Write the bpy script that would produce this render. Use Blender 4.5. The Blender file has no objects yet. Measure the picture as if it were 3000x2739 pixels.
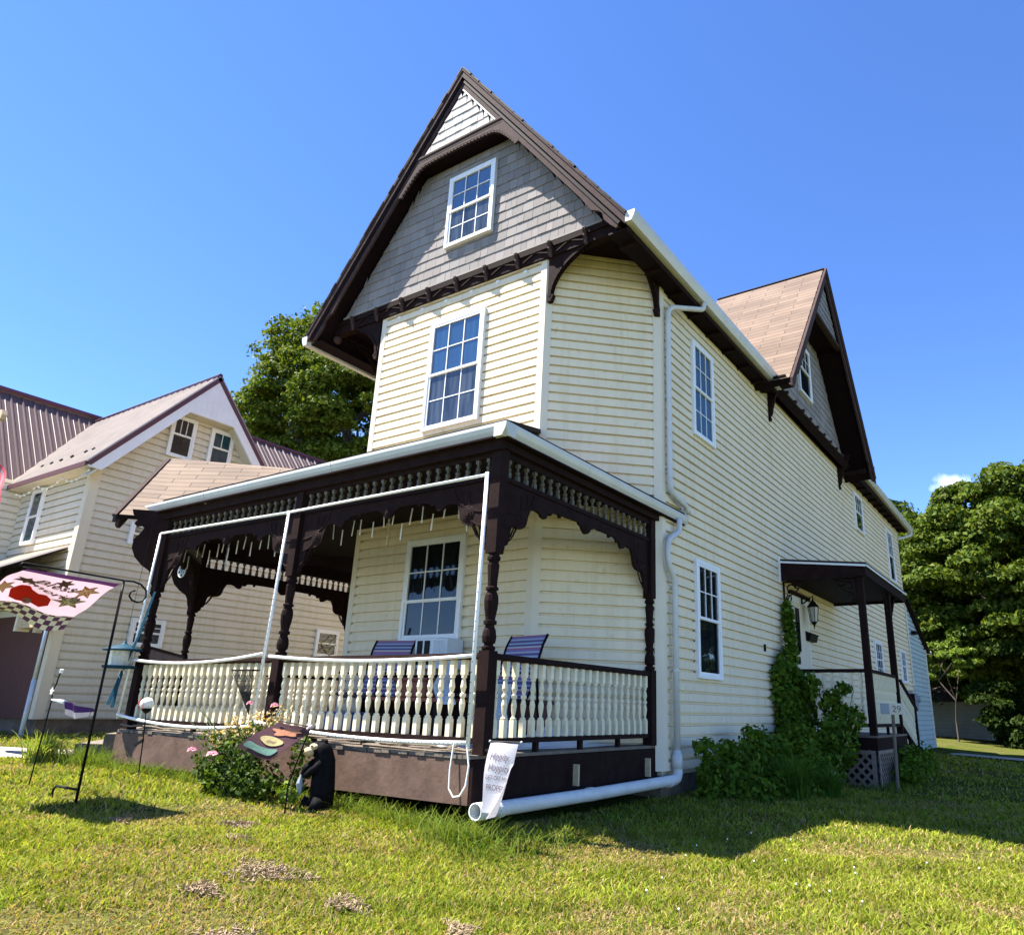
import bpy, math, random
import numpy as np
from mathutils import Vector, Matrix
S = bpy.context.scene
COL = S.collection
R = math.radians
# ------------------------------------------------------------------ camera
cam = bpy.data.cameras.new('camera'); camo = bpy.data.objects.new('camera', cam); COL.objects.link(camo); S.camera = camo
CAM = Vector((3.6624, -7.2402, 0.5998))
rx = Vector((0.83973557, 0.54239205, 0.02559372)); up = Vector((0.14602763, -0.2709767, 0.95144498)); fw = Vector((-0.5229915, 0.7952248, 0.306753))
M3 = Matrix((rx, up, -fw)).transposed()
camo.matrix_world = Matrix.Translation(CAM) @ M3.to_4x4()
cam.sensor_width = 36; cam.lens = 36*2130.04/3000
cam.shift_x = -203.85/3000; cam.shift_y = 16.9/3000
cam.clip_start = 0.05; cam.clip_end = 2000
# ------------------------------------------------------------------ world and sun
SUND = Vector((0.47, 0.27, -1.0)).normalized()
world = bpy.data.worlds.new('World'); S.world = world; world.use_nodes = True
wt = world.node_tree; wt.nodes.clear()
wo = wt.nodes.new('ShaderNodeOutputWorld'); bg = wt.nodes.new('ShaderNodeBackground'); sk = wt.nodes.new('ShaderNodeTexSky')
sk.sky_type = 'NISHITA'; sk.sun_disc = False
sk.sun_elevation = math.asin(-SUND.z); sk.sun_rotation = math.atan2(-SUND.x, -SUND.y)
sk.altitude = 1500; sk.air_density = 0.8; sk.dust_density = 0.0; sk.ozone_density = 4.0
hs = wt.nodes.new('ShaderNodeHueSaturation'); hs.inputs['Saturation'].default_value = 1.15; hs.inputs['Hue'].default_value = 0.508
bg.inputs[1].default_value = 0.10
wt.links.new(sk.outputs[0], hs.inputs['Color']); tcw = wt.nodes.new('ShaderNodeTexCoord'); sb = wt.nodes.new('ShaderNodeVectorMath'); sb.operation = 'SUBTRACT'; sb.inputs[1].default_value = (-.087, .957, .272)
scv = wt.nodes.new('ShaderNodeVectorMath'); scv.operation = 'MULTIPLY'; scv.inputs[1].default_value = (26, 26, 40); ln_ = wt.nodes.new('ShaderNodeVectorMath'); ln_.operation = 'LENGTH'
nzw = wt.nodes.new('ShaderNodeTexNoise'); nzw.inputs['Scale'].default_value = 55; nzw.inputs['Detail'].default_value = 6
ad = wt.nodes.new('ShaderNodeMath'); ad.operation = 'ADD'; mr = wt.nodes.new('ShaderNodeMapRange'); mr.inputs[1].default_value = 1.12; mr.inputs[2].default_value = .55; mr.inputs[3].default_value = 0; mr.inputs[4].default_value = .75
mxw = wt.nodes.new('ShaderNodeMix'); mxw.data_type = 'RGBA'; mxw.inputs[7].default_value = (5.2, 5.6, 6.2, 1)
wt.links.new(tcw.outputs['Generated'], sb.inputs[0]); wt.links.new(sb.outputs[0], scv.inputs[0]); wt.links.new(scv.outputs[0], ln_.inputs[0]); wt.links.new(tcw.outputs['Generated'], nzw.inputs['Vector'])
wt.links.new(ln_.outputs['Value'], ad.inputs[0]); wt.links.new(nzw.outputs['Fac'], ad.inputs[1]); wt.links.new(ad.outputs[0], mr.inputs[0]); wt.links.new(mr.outputs[0], mxw.inputs[0]); wt.links.new(hs.outputs[0], mxw.inputs[6]); wt.links.new(mxw.outputs[2], bg.inputs[0]); wt.links.new(bg.outputs[0], wo.inputs[0])
sun = bpy.data.lights.new('sun', 'SUN'); sun.energy = 5.0; sun.angle = R(0.5); sun.color = (1.0, 0.95, 0.86)
suno = bpy.data.objects.new('sun', sun); COL.objects.link(suno); suno.rotation_euler = SUND.to_track_quat('-Z', 'Y').to_euler(); suno.location = (-10, -5, 20)
S.view_settings.view_transform = 'Standard'; S.view_settings.look = 'None'; S.view_settings.gamma = 1.0; S.view_settings.exposure = 1.96
S.render.engine = 'CYCLES'; S.cycles.max_bounces = 6; S.cycles.transparent_max_bounces = 6
# ------------------------------------------------------------------ materials
def newmat(n):
    m = bpy.data.materials.new(n); m.use_nodes = True; nt = m.node_tree; return m, nt, nt.nodes['Principled BSDF']
def N(nt, t, **kw):
    n = nt.nodes.new(t)
    for k, v in kw.items():
        if k.startswith('i_'): n.inputs[k[2:].replace('_', ' ')].default_value = v
        else: setattr(n, k, v)
    return n
def mat(name, col, rough=0.6, var=0.12, scale=6.0, col2=None, bump=0.0, bscale=60.0, metal=0.0, spec=0.5, stretch=None, ior=None, coat=0.0, transl=0.0):
    m, nt, b = newmat(name)
    tc = N(nt, 'ShaderNodeTexCoord'); mp = N(nt, 'ShaderNodeMapping'); nt.links.new(tc.outputs['Object'], mp.inputs[0])
    if stretch: mp.inputs['Scale'].default_value = stretch
    nz = N(nt, 'ShaderNodeTexNoise'); nz.inputs['Scale'].default_value = scale; nz.inputs['Detail'].default_value = 6; nz.inputs['Roughness'].default_value = .65
    nt.links.new(mp.outputs[0], nz.inputs['Vector'])
    rp = N(nt, 'ShaderNodeValToRGB'); rp.color_ramp.elements[0].position = .3; rp.color_ramp.elements[1].position = .7
    c = Vector(col); c2 = Vector(col2) if col2 else c*(1-var)
    c1 = c if col2 else c*(1+var*.5)
    rp.color_ramp.elements[0].color = (*c2, 1); rp.color_ramp.elements[1].color = (*[min(1, q) for q in c1], 1)
    nt.links.new(nz.outputs['Fac'], rp.inputs[0]); nt.links.new(rp.outputs[0], b.inputs['Base Color'])
    b.inputs['Roughness'].default_value = rough; b.inputs['Metallic'].default_value = metal
    b.inputs['Specular IOR Level'].default_value = spec
    if ior: b.inputs['IOR'].default_value = ior
    if coat: b.inputs['Coat Weight'].default_value = coat
    if bump:
        n2 = N(nt, 'ShaderNodeTexNoise'); n2.inputs['Scale'].default_value = bscale; n2.inputs['Detail'].default_value = 4
        nt.links.new(mp.outputs[0], n2.inputs['Vector'])
        bp = N(nt, 'ShaderNodeBump'); bp.inputs['Strength'].default_value = bump; bp.inputs['Distance'].default_value = .01
        nt.links.new(n2.outputs['Fac'], bp.inputs['Height']); nt.links.new(bp.outputs[0], b.inputs['Normal'])
    return m
def clothmat(name, col, tr=.5):
    m = mat(name, col, .8, .05, 6); nt = m.node_tree; b = nt.nodes['Principled BSDF']; t = N(nt, 'ShaderNodeBsdfTranslucent'); t.inputs[0].default_value = (*col, 1)
    mx = N(nt, 'ShaderNodeMixShader'); mx.inputs[0].default_value = tr; nt.links.new(b.outputs[0], mx.inputs[1]); nt.links.new(t.outputs[0], mx.inputs[2]); nt.links.new(mx.outputs[0], nt.nodes['Material Output'].inputs[0]); return m
def brickmat(name, c1, c2, mortar, bw, rh, rough=.9, bump=.6, ms=.006):
    m, nt, b = newmat(name)
    tc = N(nt, 'ShaderNodeTexCoord')
    br = N(nt, 'ShaderNodeTexBrick'); br.inputs['Scale'].default_value = 1; br.inputs['Color1'].default_value = (*c1, 1); br.inputs['Color2'].default_value = (*c2, 1)
    br.inputs['Mortar'].default_value = (*mortar, 1); br.inputs['Brick Width'].default_value = bw; br.inputs['Row Height'].default_value = rh
    br.inputs['Mortar Size'].default_value = ms; br.inputs['Mortar Smooth'].default_value = .1; br.offset = .5
    nt.links.new(tc.outputs['UV'], br.inputs['Vector'])
    nz = N(nt, 'ShaderNodeTexNoise'); nz.inputs['Scale'].default_value = 90; nz.inputs['Detail'].default_value = 3; nt.links.new(tc.outputs['UV'], nz.inputs['Vector'])
    n3 = N(nt, 'ShaderNodeTexNoise'); n3.inputs['Scale'].default_value = 1.2; n3.inputs['Detail'].default_value = 5; nt.links.new(tc.outputs['UV'], n3.inputs['Vector'])
    mx = N(nt, 'ShaderNodeMix', data_type='RGBA', blend_type='MULTIPLY'); mx.inputs[0].default_value = .8
    rp = N(nt, 'ShaderNodeValToRGB'); rp.color_ramp.elements[0].position = .3; rp.color_ramp.elements[0].color = (.55, .55, .55, 1); rp.color_ramp.elements[1].position = .7
    nt.links.new(nz.outputs['Fac'], rp.inputs[0]); nt.links.new(br.outputs['Color'], mx.inputs[6]); nt.links.new(rp.outputs[0], mx.inputs[7])
    m2 = N(nt, 'ShaderNodeMix', data_type='RGBA', blend_type='MULTIPLY'); m2.inputs[0].default_value = .5
    r3 = N(nt, 'ShaderNodeValToRGB'); r3.color_ramp.elements[0].position = .35; r3.color_ramp.elements[0].color = (.55, .5, .48, 1); r3.color_ramp.elements[1].position = .65
    nt.links.new(n3.outputs['Fac'], r3.inputs[0]); nt.links.new(mx.outputs[2], m2.inputs[6]); nt.links.new(r3.outputs[0], m2.inputs[7])
    nt.links.new(m2.outputs[2], b.inputs['Base Color']); b.inputs['Roughness'].default_value = rough
    bp = N(nt, 'ShaderNodeBump'); bp.inputs['Strength'].default_value = bump; bp.inputs['Distance'].default_value = .01; bp.invert = True
    nt.links.new(br.outputs['Fac'], bp.inputs['Height']); nt.links.new(bp.outputs[0], b.inputs['Normal'])
    return m
def attrmat(name, rough=.6, transl=.3, attr='tone', spec=.3, gain=1.0):
    m, nt, b = newmat(name)
    at = N(nt, 'ShaderNodeAttribute', attribute_name=attr)
    nt.links.new(at.outputs['Color'], b.inputs['Base Color']); b.inputs['Roughness'].default_value = rough; b.inputs['Specular IOR Level'].default_value = spec
    if transl:
        tr = N(nt, 'ShaderNodeBsdfTranslucent'); mx = N(nt, 'ShaderNodeMixShader'); mx.inputs[0].default_value = transl
        out = nt.nodes['Material Output']
        mul = N(nt, 'ShaderNodeMix', data_type='RGBA', blend_type='MULTIPLY'); mul.inputs[0].default_value = 1; mul.inputs[7].default_value = (1.3, 1.25, .45, 1)
        nt.links.new(at.outputs['Color'], mul.inputs[6]); nt.links.new(mul.outputs[2], tr.inputs[0])
        nt.links.new(b.outputs[0], mx.inputs[1]); nt.links.new(tr.outputs[0], mx.inputs[2]); nt.links.new(mx.outputs[0], out.inputs[0])
    return m
M = {}
def sidemat(name, col, dirt=(.89, .87, .82)):
    m = mat(name, col, .75, .06, 1.3, bump=.08, bscale=30, spec=.15); nt = m.node_tree; b = nt.nodes['Principled BSDF']; src = b.inputs['Base Color'].links[0].from_socket
    tc = N(nt, 'ShaderNodeTexCoord'); mp = N(nt, 'ShaderNodeMapping'); mp.inputs['Scale'].default_value = (5, 5, .35); nt.links.new(tc.outputs['Object'], mp.inputs[0])
    nz = N(nt, 'ShaderNodeTexNoise'); nz.inputs['Scale'].default_value = 2.2; nz.inputs['Detail'].default_value = 7; nz.inputs['Roughness'].default_value = .7; nt.links.new(mp.outputs[0], nz.inputs['Vector'])
    rp = N(nt, 'ShaderNodeValToRGB'); rp.color_ramp.elements[0].position = .30; rp.color_ramp.elements[0].color = (*dirt, 1); rp.color_ramp.elements[1].position = .52; rp.color_ramp.elements[1].color = (1, 1, 1, 1); nt.links.new(nz.outputs['Fac'], rp.inputs[0])
    n2 = N(nt, 'ShaderNodeTexNoise'); n2.inputs['Scale'].default_value = 9; n2.inputs['Detail'].default_value = 5; nt.links.new(tc.outputs['Object'], n2.inputs['Vector'])
    r2 = N(nt, 'ShaderNodeValToRGB'); r2.color_ramp.elements[0].position = .27; r2.color_ramp.elements[0].color = (.86, .83, .78, 1); r2.color_ramp.elements[1].position = .36; r2.color_ramp.elements[1].color = (1, 1, 1, 1); nt.links.new(n2.outputs['Fac'], r2.inputs[0])
    mx = N(nt, 'ShaderNodeMix', data_type='RGBA', blend_type='MULTIPLY'); mx.inputs[0].default_value = 1; nt.links.new(src, mx.inputs[6]); nt.links.new(rp.outputs[0], mx.inputs[7])
    m3 = N(nt, 'ShaderNodeMix', data_type='RGBA', blend_type='MULTIPLY'); m3.inputs[0].default_value = 1; nt.links.new(mx.outputs[2], m3.inputs[6]); nt.links.new(r2.outputs[0], m3.inputs[7]); nt.links.new(m3.outputs[2], b.inputs['Base Color']); return m
M['siding'] = sidemat('cream_siding', (.76, .66, .485))
M['siding2'] = sidemat('tan_siding', (.66, .605, .50))
M['siding3'] = mat('blue_grey_siding', (.42, .52, .55), .6, .1, 1.2, bump=.08, bscale=30)
M['cboard'] = mat('cream_corner_vinyl', (.70, .62, .48), .65, .05, 2, spec=.2)
M['white'] = mat('white_vinyl', (.80, .80, .79), .4, .05, 3)
M['gutter'] = mat('white_aluminium', (.56, .55, .50), .35, .14, 2.5, spec=.6)
M['gutterin'] = mat('gutter_cream_underside', (.55, .52, .38), .5, .1, 3)
M['downs'] = mat('downspout_metal', (.58, .58, .56), .45, .12, 3, spec=.3)
M['pvc'] = mat('white_pvc_pipe', (.62, .62, .59), .45, .15, 5, spec=.3)
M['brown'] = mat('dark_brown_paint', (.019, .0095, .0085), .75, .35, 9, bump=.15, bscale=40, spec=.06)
M['brownl'] = mat('brown_barge_paint', (.060, .038, .035), .8, .3, 14, bump=.2, bscale=50, spec=.08)
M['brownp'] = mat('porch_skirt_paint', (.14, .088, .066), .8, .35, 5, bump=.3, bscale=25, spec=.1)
M['soffit'] = mat('soffit_brown', (.010, .004, .005), .7, .3, 8, spec=.1)
M['shake'] = attrmat('grey_brown_shake', .85, 0, spec=.1)
M['balus'] = mat('cream_baluster_paint', (.78, .69, .475), .6, .18, 18, spec=.2)
M['spin'] = mat('shaded_spindle_paint', (.085, .068, .036), .5, .3, 18)  # cream paint darkened, the shade of the porch roof is in the colour
M['wood'] = mat('weathered_wood', (.17, .13, .095), .8, .45, 8, bump=.4, bscale=40, stretch=(8, 1, 1))
M['deck'] = mat('grey_deck_boards', (.15, .12, .09), .85, .35, 7, bump=.3, bscale=30)
M['roof'] = brickmat('brown_shingles', (.215, .145, .102), (.145, .095, .066), (.04, .026, .022), .75, .140)
M['roofp'] = brickmat('porch_shingles', (.235, .165, .112), (.165, .112, .076), (.045, .028, .022), .50, .118)
M['metalroof'] = mat('brown_metal_roofing', (.085, .052, .050), .45, .12, 3, spec=.35)
M['metalroofl'] = mat('sunlit_metal_roofing', (.60, .50, .40), .38, .15, 2, spec=.6)  # lighter copy of the brown roofing, sun glint put into the base colour
M['trimp'] = mat('maroon_trim', (.09, .03, .045), .4, .1, 3)
M['board'] = mat('white_beadboard', (.78, .78, .82), .5, .06, 4)
M['maroon'] = mat('maroon_board_wall', (.10, .035, .032), .6, .3, 5, stretch=(6, 1, 1))
M['stone'] = mat('foundation_stone', (.16, .12, .09), .9, .5, 6, bump=.8, bscale=12)
M['conc'] = mat('concrete', (.36, .31, .25), .9, .2, 5, bump=.3, bscale=60)
M['black'] = mat('black_iron', (.006, .006, .006), .5, .2, 10, spec=.12)
M['flagpole'] = mat('galvanised_pole', (.50, .56, .60), .35, .2, 12, spec=.7)
M['woodl'] = mat('light_wood', (.52, .40, .24), .7, .2, 20)
M['teal'] = mat('teal_painted_metal', (.008, .045, .075), .6, .2, 12, spec=.1)
M['tealr'] = mat('teal_ribbon', (.008, .05, .08), .8, .3, 12, spec=.05)
M['clear'] = mat('cloudy_plastic', (.52, .50, .44), .2, .25, 30)
M['rope'] = mat('white_rope_light', (.86, .84, .80), .4, .05, 30)
M['bark'] = mat('bark', (.09, .07, .055), .95, .5, 9, bump=.9, bscale=20, stretch=(1, 1, .25))
M['stem'] = mat('green_stem', (.09, .13, .04), .8, .3, 9)
M['soil'] = mat('soil', (.10, .08, .05), .95, .4, 8)
M['leaf'] = attrmat('leaf', .65, .32, spec=.12)
M['leafd'] = attrmat('dark_leaf', .7, .22, spec=.08)
M['grass'] = attrmat('grass_blades', .8, .35, spec=.03)
M['flower'] = mat('pink_petals', (.80, .32, .38), .6, .2, 30)
M['clover'] = mat('clover_flower', (.85, .85, .80), .7, .1, 30)
M['acw'] = mat('white_appliance_plastic', (.62, .66, .70), .4, .06, 5)
M['acpanel'] = mat('smoky_side_panel', (.20, .20, .13), .35, .1, 5)
M['red'] = mat('red_plastic', (.20, .05, .03), .5, .2, 5)
M['bluep'] = mat('blue_plastic', (.02, .10, .30), .4, .1, 5)
M['tarp'] = mat('white_plastic_sheet', (.62, .66, .72), .35, .15, 5, bump=.5, bscale=10)
M['clothb'] = mat('pale_blue_cloth', (.35, .46, .58), .8, .2, 9)
M['purple'] = clothmat('purple_nylon', (.13, .035, .22), .5)
M['pinkn'] = mat('pale_pink_nylon', (.70, .55, .58), .6, .2, 8)
M['cloth'] = clothmat('white_flag_cloth', (.36, .25, .29))
M['flagband'] = clothmat('plum_flag_band', (.045, .010, .06), .3)
M['flagred'] = clothmat('red_print', (.62, .025, .02))
M['printd'] = mat('dark_print', (.10, .03, .05), .7, .2, 20)
M['printp'] = mat('pink_print', (.75, .42, .36), .7, .1, 20)
M['printg'] = mat('faded_grey_print', (.22, .15, .18), .8, .1, 30)
M['loveb'] = mat('burgundy_felt', (.055, .014, .022), .9, .2, 15)
M['loveg'] = mat('sage_felt', (.10, .20, .16), .9, .2, 25)
M['lovet'] = mat('tan_felt', (.36, .30, .13), .9, .2, 25)
M['loveo'] = mat('copper_felt', (.42, .17, .09), .9, .2, 25)
M['redst'] = mat('flag_red', (.45, .02, .03), .7, .1, 5)
M['bearm'] = mat('black_carved_wood', (.007, .007, .008), .75, .4, 14, bump=.5, bscale=30, spec=.05)
M['mulch'] = mat('dry_thatch', (.30, .215, .13), .95, .35, 20)
M['alum'] = mat('meter_grey', (.30, .33, .36), .4, .2, 10)
M['far'] = mat('distant_outbuilding', (.34, .33, .27), .9, .3, .8)
def glassmat(name, col, rough=.03, ior=1.9, curtain=None):
    m, nt, b = newmat(name)
    tc = N(nt, 'ShaderNodeTexCoord'); mp = N(nt, 'ShaderNodeMapping'); mp.inputs['Scale'].default_value = (7, 7, .8); nt.links.new(tc.outputs['Object'], mp.inputs[0])
    nz = N(nt, 'ShaderNodeTexNoise'); nz.inputs['Scale'].default_value = 1.6; nz.inputs['Detail'].default_value = 2; nt.links.new(mp.outputs[0], nz.inputs['Vector'])
    rp = N(nt, 'ShaderNodeValToRGB'); rp.color_ramp.elements[0].position = .38; rp.color_ramp.elements[1].position = .66
    rp.color_ramp.elements[0].color = (*col, 1); rp.color_ramp.elements[1].color = (*(curtain or tuple(c*1.6 for c in col)), 1)
    nt.links.new(nz.outputs['Fac'], rp.inputs[0]); nt.links.new(rp.outputs[0], b.inputs['Base Color'])
    b.inputs['Roughness'].default_value = rough; b.inputs['IOR'].default_value = ior
    n2 = N(nt, 'ShaderNodeTexNoise'); n2.inputs['Scale'].default_value = 2.2; nt.links.new(tc.outputs['Object'], n2.inputs['Vector'])
    bp = N(nt, 'ShaderNodeBump'); bp.inputs['Strength'].default_value = .1; bp.inputs['Distance'].default_value = .02
    nt.links.new(n2.outputs['Fac'], bp.inputs['Height']); nt.links.new(bp.outputs[0], b.inputs['Normal'])
    return m
M['glass'] = glassmat('window_glass', (.004, .006, .008), ior=1.45, curtain=(.012, .015, .018))
M['glassb'] = glassmat('sky_tinted_glass', (.012, .035, .07), ior=2.3, curtain=(.02, .055, .11))  # blue of the reflected sky is put into the base colour
M['glassc'] = glassmat('curtained_glass', (.018, .022, .03), ior=1.7, curtain=(.06, .075, .09))
M['glasst'] = glassmat('teal_curtained_glass', (.004, .025, .04), ior=1.5, curtain=(.01, .05, .075))
def stripes():
    m, nt, b = newmat('striped_sling_fabric')
    tc = N(nt, 'ShaderNodeTexCoord'); sp = N(nt, 'ShaderNodeSeparateXYZ'); nt.links.new(tc.outputs['UV'], sp.inputs[0])
    ml = N(nt, 'ShaderNodeMath', operation='MULTIPLY'); ml.inputs[1].default_value = 7.0; fr = N(nt, 'ShaderNodeMath', operation='FRACT')
    nt.links.new(sp.outputs[1], ml.inputs[0]); nt.links.new(ml.outputs[0], fr.inputs[0])
    rp = N(nt, 'ShaderNodeValToRGB'); rp.color_ramp.interpolation = 'CONSTANT'
    cols = [(0, (.10, .08, .20)), (.18, (.34, .36, .42)), (.32, (.17, .13, .33)), (.45, (.30, .12, .17)), (.58, (.42, .42, .46)), (.7, (.08, .06, .17)), (.85, (.30, .36, .45))]
    el = rp.color_ramp.elements
    el[0].position = 0; el[0].color = (*cols[0][1], 1); el[1].position = cols[1][0]; el[1].color = (*cols[1][1], 1)
    for p, c in cols[2:]:
        e = el.new(p); e.color = (*c, 1)
    nt.links.new(fr.outputs[0], rp.inputs[0]); nt.links.new(rp.outputs[0], b.inputs['Base Color']); b.inputs['Roughness'].default_value = .85
    return m
M['sling'] = stripes()
def checker(name, c1, c2, sc, attr='UV'):
    m, nt, b = newmat(name); tc = N(nt, 'ShaderNodeTexCoord'); ck = N(nt, 'ShaderNodeTexChecker'); ck.inputs['Scale'].default_value = sc
    ck.inputs['Color1'].default_value = (*c1, 1); ck.inputs['Color2'].default_value = (*c2, 1); nt.links.new(tc.outputs[attr], ck.inputs[0]); nt.links.new(ck.outputs[0], b.inputs['Base Color']); b.inputs['Roughness'].default_value = .8
    return m
M['gingham'] = checker('plum_gingham', (.12, .03, .14), (.78, .76, .80), 40)
M['ginghamr'] = checker('red_gingham', (.70, .10, .06), (.85, .75, .70), 60)
M['ginghamd'] = checker('dark_gingham', (.10, .02, .05), (.80, .72, .74), 60)
# ------------------------------------------------------------------ object helpers
WP = {}
def wp(o): return WP.get(o.name, Vector((0, 0, 0)))
def tag(o, label=None, cat=None, group=None, kind=None):
    if label: o['label'] = label
    if cat: o['category'] = cat
    if group: o['group'] = group
    if kind: o['kind'] = kind
    return o
def thing(name, loc, label, cat, group=None):
    o = bpy.data.objects.new(name, None); COL.objects.link(o); o.empty_display_size = .1; o.location = loc; WP[o.name] = Vector(loc)
    return tag(o, label, cat, group)
def link(name, me, parent=None, origin=None):
    o = bpy.data.objects.new(name, me); COL.objects.link(o)
    og = Vector(origin) if origin is not None else Vector((0, 0, 0))
    if parent is not None:
        o.parent = parent; o.location = og - wp(parent)
    else: o.location = og
    WP[o.name] = og
    return o
def dup(root, loc, **kw):
    r = root.copy(); COL.objects.link(r); r.location = loc; WP[r.name] = Vector(loc)
    for k, v in kw.items(): r[k] = v
    for ch in list(root.children):
        c = ch.copy(); COL.objects.link(c); c.parent = r
        for g in list(ch.children):
            d = g.copy(); COL.objects.link(d); d.parent = c
    return r
def dupart(o, delta):
    c = o.copy(); COL.objects.link(c); c.location = o.location + Vector(delta); WP[c.name] = wp(o) + Vector(delta); return c
class MB:
    def __init__(s): s.v = []; s.f = []; s.uv = None; s.mi = []; s.cm = 0; s.uvs = []
    def quad(s, a, b, c, d, uv=None): s.face([a, b, c, d], uv)
    def face(s, pts, uv=None):
        i = len(s.v); s.v += [tuple(p) for p in pts]; s.f.append(tuple(range(i, i+len(pts)))); s.mi.append(s.cm)
        s.uvs.append(uv if uv else [(0, 0)]*len(pts))
    def mesh(s, V, F):
        i = len(s.v); s.v += [tuple(p) for p in V]
        for f in F: s.f.append(tuple(i+k for k in f)); s.mi.append(s.cm); s.uvs.append([(0, 0)]*len(f))
    def lbox(s, O, u, w, n, u0, u1, w0, w1, n0, n1):
        O = Vector(O); u = Vector(u); w = Vector(w); n = Vector(n)
        P = [O+u*a+w*b+n*c for a in (u0, u1) for b in (w0, w1) for c in (n0, n1)]
        F = [(0, 1, 3, 2), (4, 6, 7, 5), (0, 4, 5, 1), (2, 3, 7, 6), (0, 2, 6, 4), (1, 5, 7, 3)]
        if u.cross(w).dot(n) < 0: F = [f[::-1] for f in F]
        s.mesh(P, F)
    def box(s, x0, x1, y0, y1, z0, z1): s.lbox((0, 0, 0), (1, 0, 0), (0, 1, 0), (0, 0, 1), x0, x1, y0, y1, z0, z1)
    def prism(s, O, u, w, n, poly, n0, n1):
        O = Vector(O); u = Vector(u); w = Vector(w); n = Vector(n); k = len(poly)
        a = sum(poly[i][0]*poly[(i+1) % k][1]-poly[(i+1) % k][0]*poly[i][1] for i in range(k))
        if (a < 0) != (u.cross(w).dot(n) < 0): poly = poly[::-1]
        A = [O+u*p[0]+w*p[1]+n*n0 for p in poly]; B = [O+u*p[0]+w*p[1]+n*n1 for p in poly]
        s.mesh(A+B, [tuple(range(k))[::-1], tuple(range(k, 2*k))]+[(i, (i+1) % k, k+(i+1) % k, k+i) for i in range(k)])
    def lathe(s, O, axis, prof, seg=10, cap=True):
        O = Vector(O); a = Vector(axis).normalized(); t = a.orthogonal().normalized(); b = a.cross(t); V = []; F = []
        for (h, r) in prof:
            for i in range(seg): V.append(O+a*h+(t*math.cos(2*math.pi*i/seg)+b*math.sin(2*math.pi*i/seg))*r)
        for j in range(len(prof)-1):
            for i in range(seg): F.append((j*seg+i, j*seg+(i+1) % seg, (j+1)*seg+(i+1) % seg, (j+1)*seg+i))
        if cap: F.append(tuple(range(seg))[::-1]); F.append(tuple(range((len(prof)-1)*seg, len(prof)*seg)))
        s.mesh(V, F)
    def tube(s, pts, r, seg=8, cap=True):
        pts = [Vector(p) for p in pts]; V = []; F = []; pt = None
        for j, p in enumerate(pts):
            d = (pts[min(j+1, len(pts)-1)]-pts[max(j-1, 0)]).normalized()
            t = d.orthogonal().normalized() if pt is None else (pt-d*pt.dot(d)).normalized()
            pt = t; b = d.cross(t); rr = r[j] if isinstance(r, (list, tuple)) else r
            for i in range(seg): V.append(p+(t*math.cos(2*math.pi*i/seg)+b*math.sin(2*math.pi*i/seg))*rr)
        for j in range(len(pts)-1):
            for i in range(seg): F.append((j*seg+i, j*seg+(i+1) % seg, (j+1)*seg+(i+1) % seg, (j+1)*seg+i))
        if cap: F.append(tuple(range(seg))[::-1]); F.append(tuple(range((len(pts)-1)*seg, len(pts)*seg)))
        s.mesh(V, F)
    def ball(s, c, r, seg=10, rings=7, sq=(1, 1, 1)):
        prof = [(-r*math.cos(math.pi*k/rings)*1.0, max(1e-4, r*math.sin(math.pi*k/rings))) for k in range(rings+1)]
        i0 = len(s.v); s.lathe(c, (0, 0, 1), prof, seg, False)
        c = Vector(c)
        for k in range(i0, len(s.v)):
            q = Vector(s.v[k])-c; s.v[k] = tuple(c+Vector((q.x*sq[0], q.y*sq[1], q.z*sq[2])))
    def build(s, name, m, parent=None, origin=None, smooth=False, bevel=0.0):
        if not s.v: return None
        V = np.array(s.v)
        if origin is None:
            mn = V.min(0); mx_ = V.max(0); origin = ((mn[0]+mx_[0])/2, (mn[1]+mx_[1])/2, mn[2])
        V = V-np.array(origin)
        me = bpy.data.meshes.new(name); me.from_pydata(V.tolist(), [], s.f)
        for q in (m if isinstance(m, (list, tuple)) else [m]): me.materials.append(q)
        if any(s.mi): me.polygons.foreach_set('material_index', s.mi)
        uvl = me.uv_layers.new(name='UVMap'); flat = [c for f in s.uvs for p in f for c in p]; uvl.data.foreach_set('uv', flat)
        if smooth: me.polygons.foreach_set('use_smooth', [True]*len(me.polygons))
        me.update()
        o = link(name, me, parent, origin)
        if bevel:
            md = o.modifiers.new('b', 'BEVEL'); md.width = bevel; md.segments = 2; md.limit_method = 'ANGLE'; md.angle_limit = R(40)
        return o
X_, Y_, Z_ = Vector((1, 0, 0)), Vector((0, 1, 0)), Vector((0, 0, 1))
def npmesh(name, V, quads, tone, m, parent=None, origin=(0, 0, 0), flat=True):
    V = (np.asarray(V, np.float32)-np.array(origin, np.float32)); nq = len(quads)
    me = bpy.data.meshes.new(name); me.vertices.add(len(V)); me.vertices.foreach_set('co', V.ravel())
    me.loops.add(nq*4); me.loops.foreach_set('vertex_index', np.asarray(quads, np.int32).ravel())
    me.polygons.add(nq); me.polygons.foreach_set('loop_start', np.arange(0, nq*4, 4, dtype=np.int32))
    try: me.polygons.foreach_set('loop_total', np.full(nq, 4, np.int32))
    except Exception: pass
    ca = me.color_attributes.new('tone', 'FLOAT_COLOR', 'POINT'); c4 = np.ones((len(V), 4), np.float32); c4[:, :3] = tone
    ca.data.foreach_set('color', c4.ravel()); me.materials.append(m); me.update(calc_edges=True)
    if flat: me.shade_flat()
    return link(name, me, parent, origin)
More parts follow.
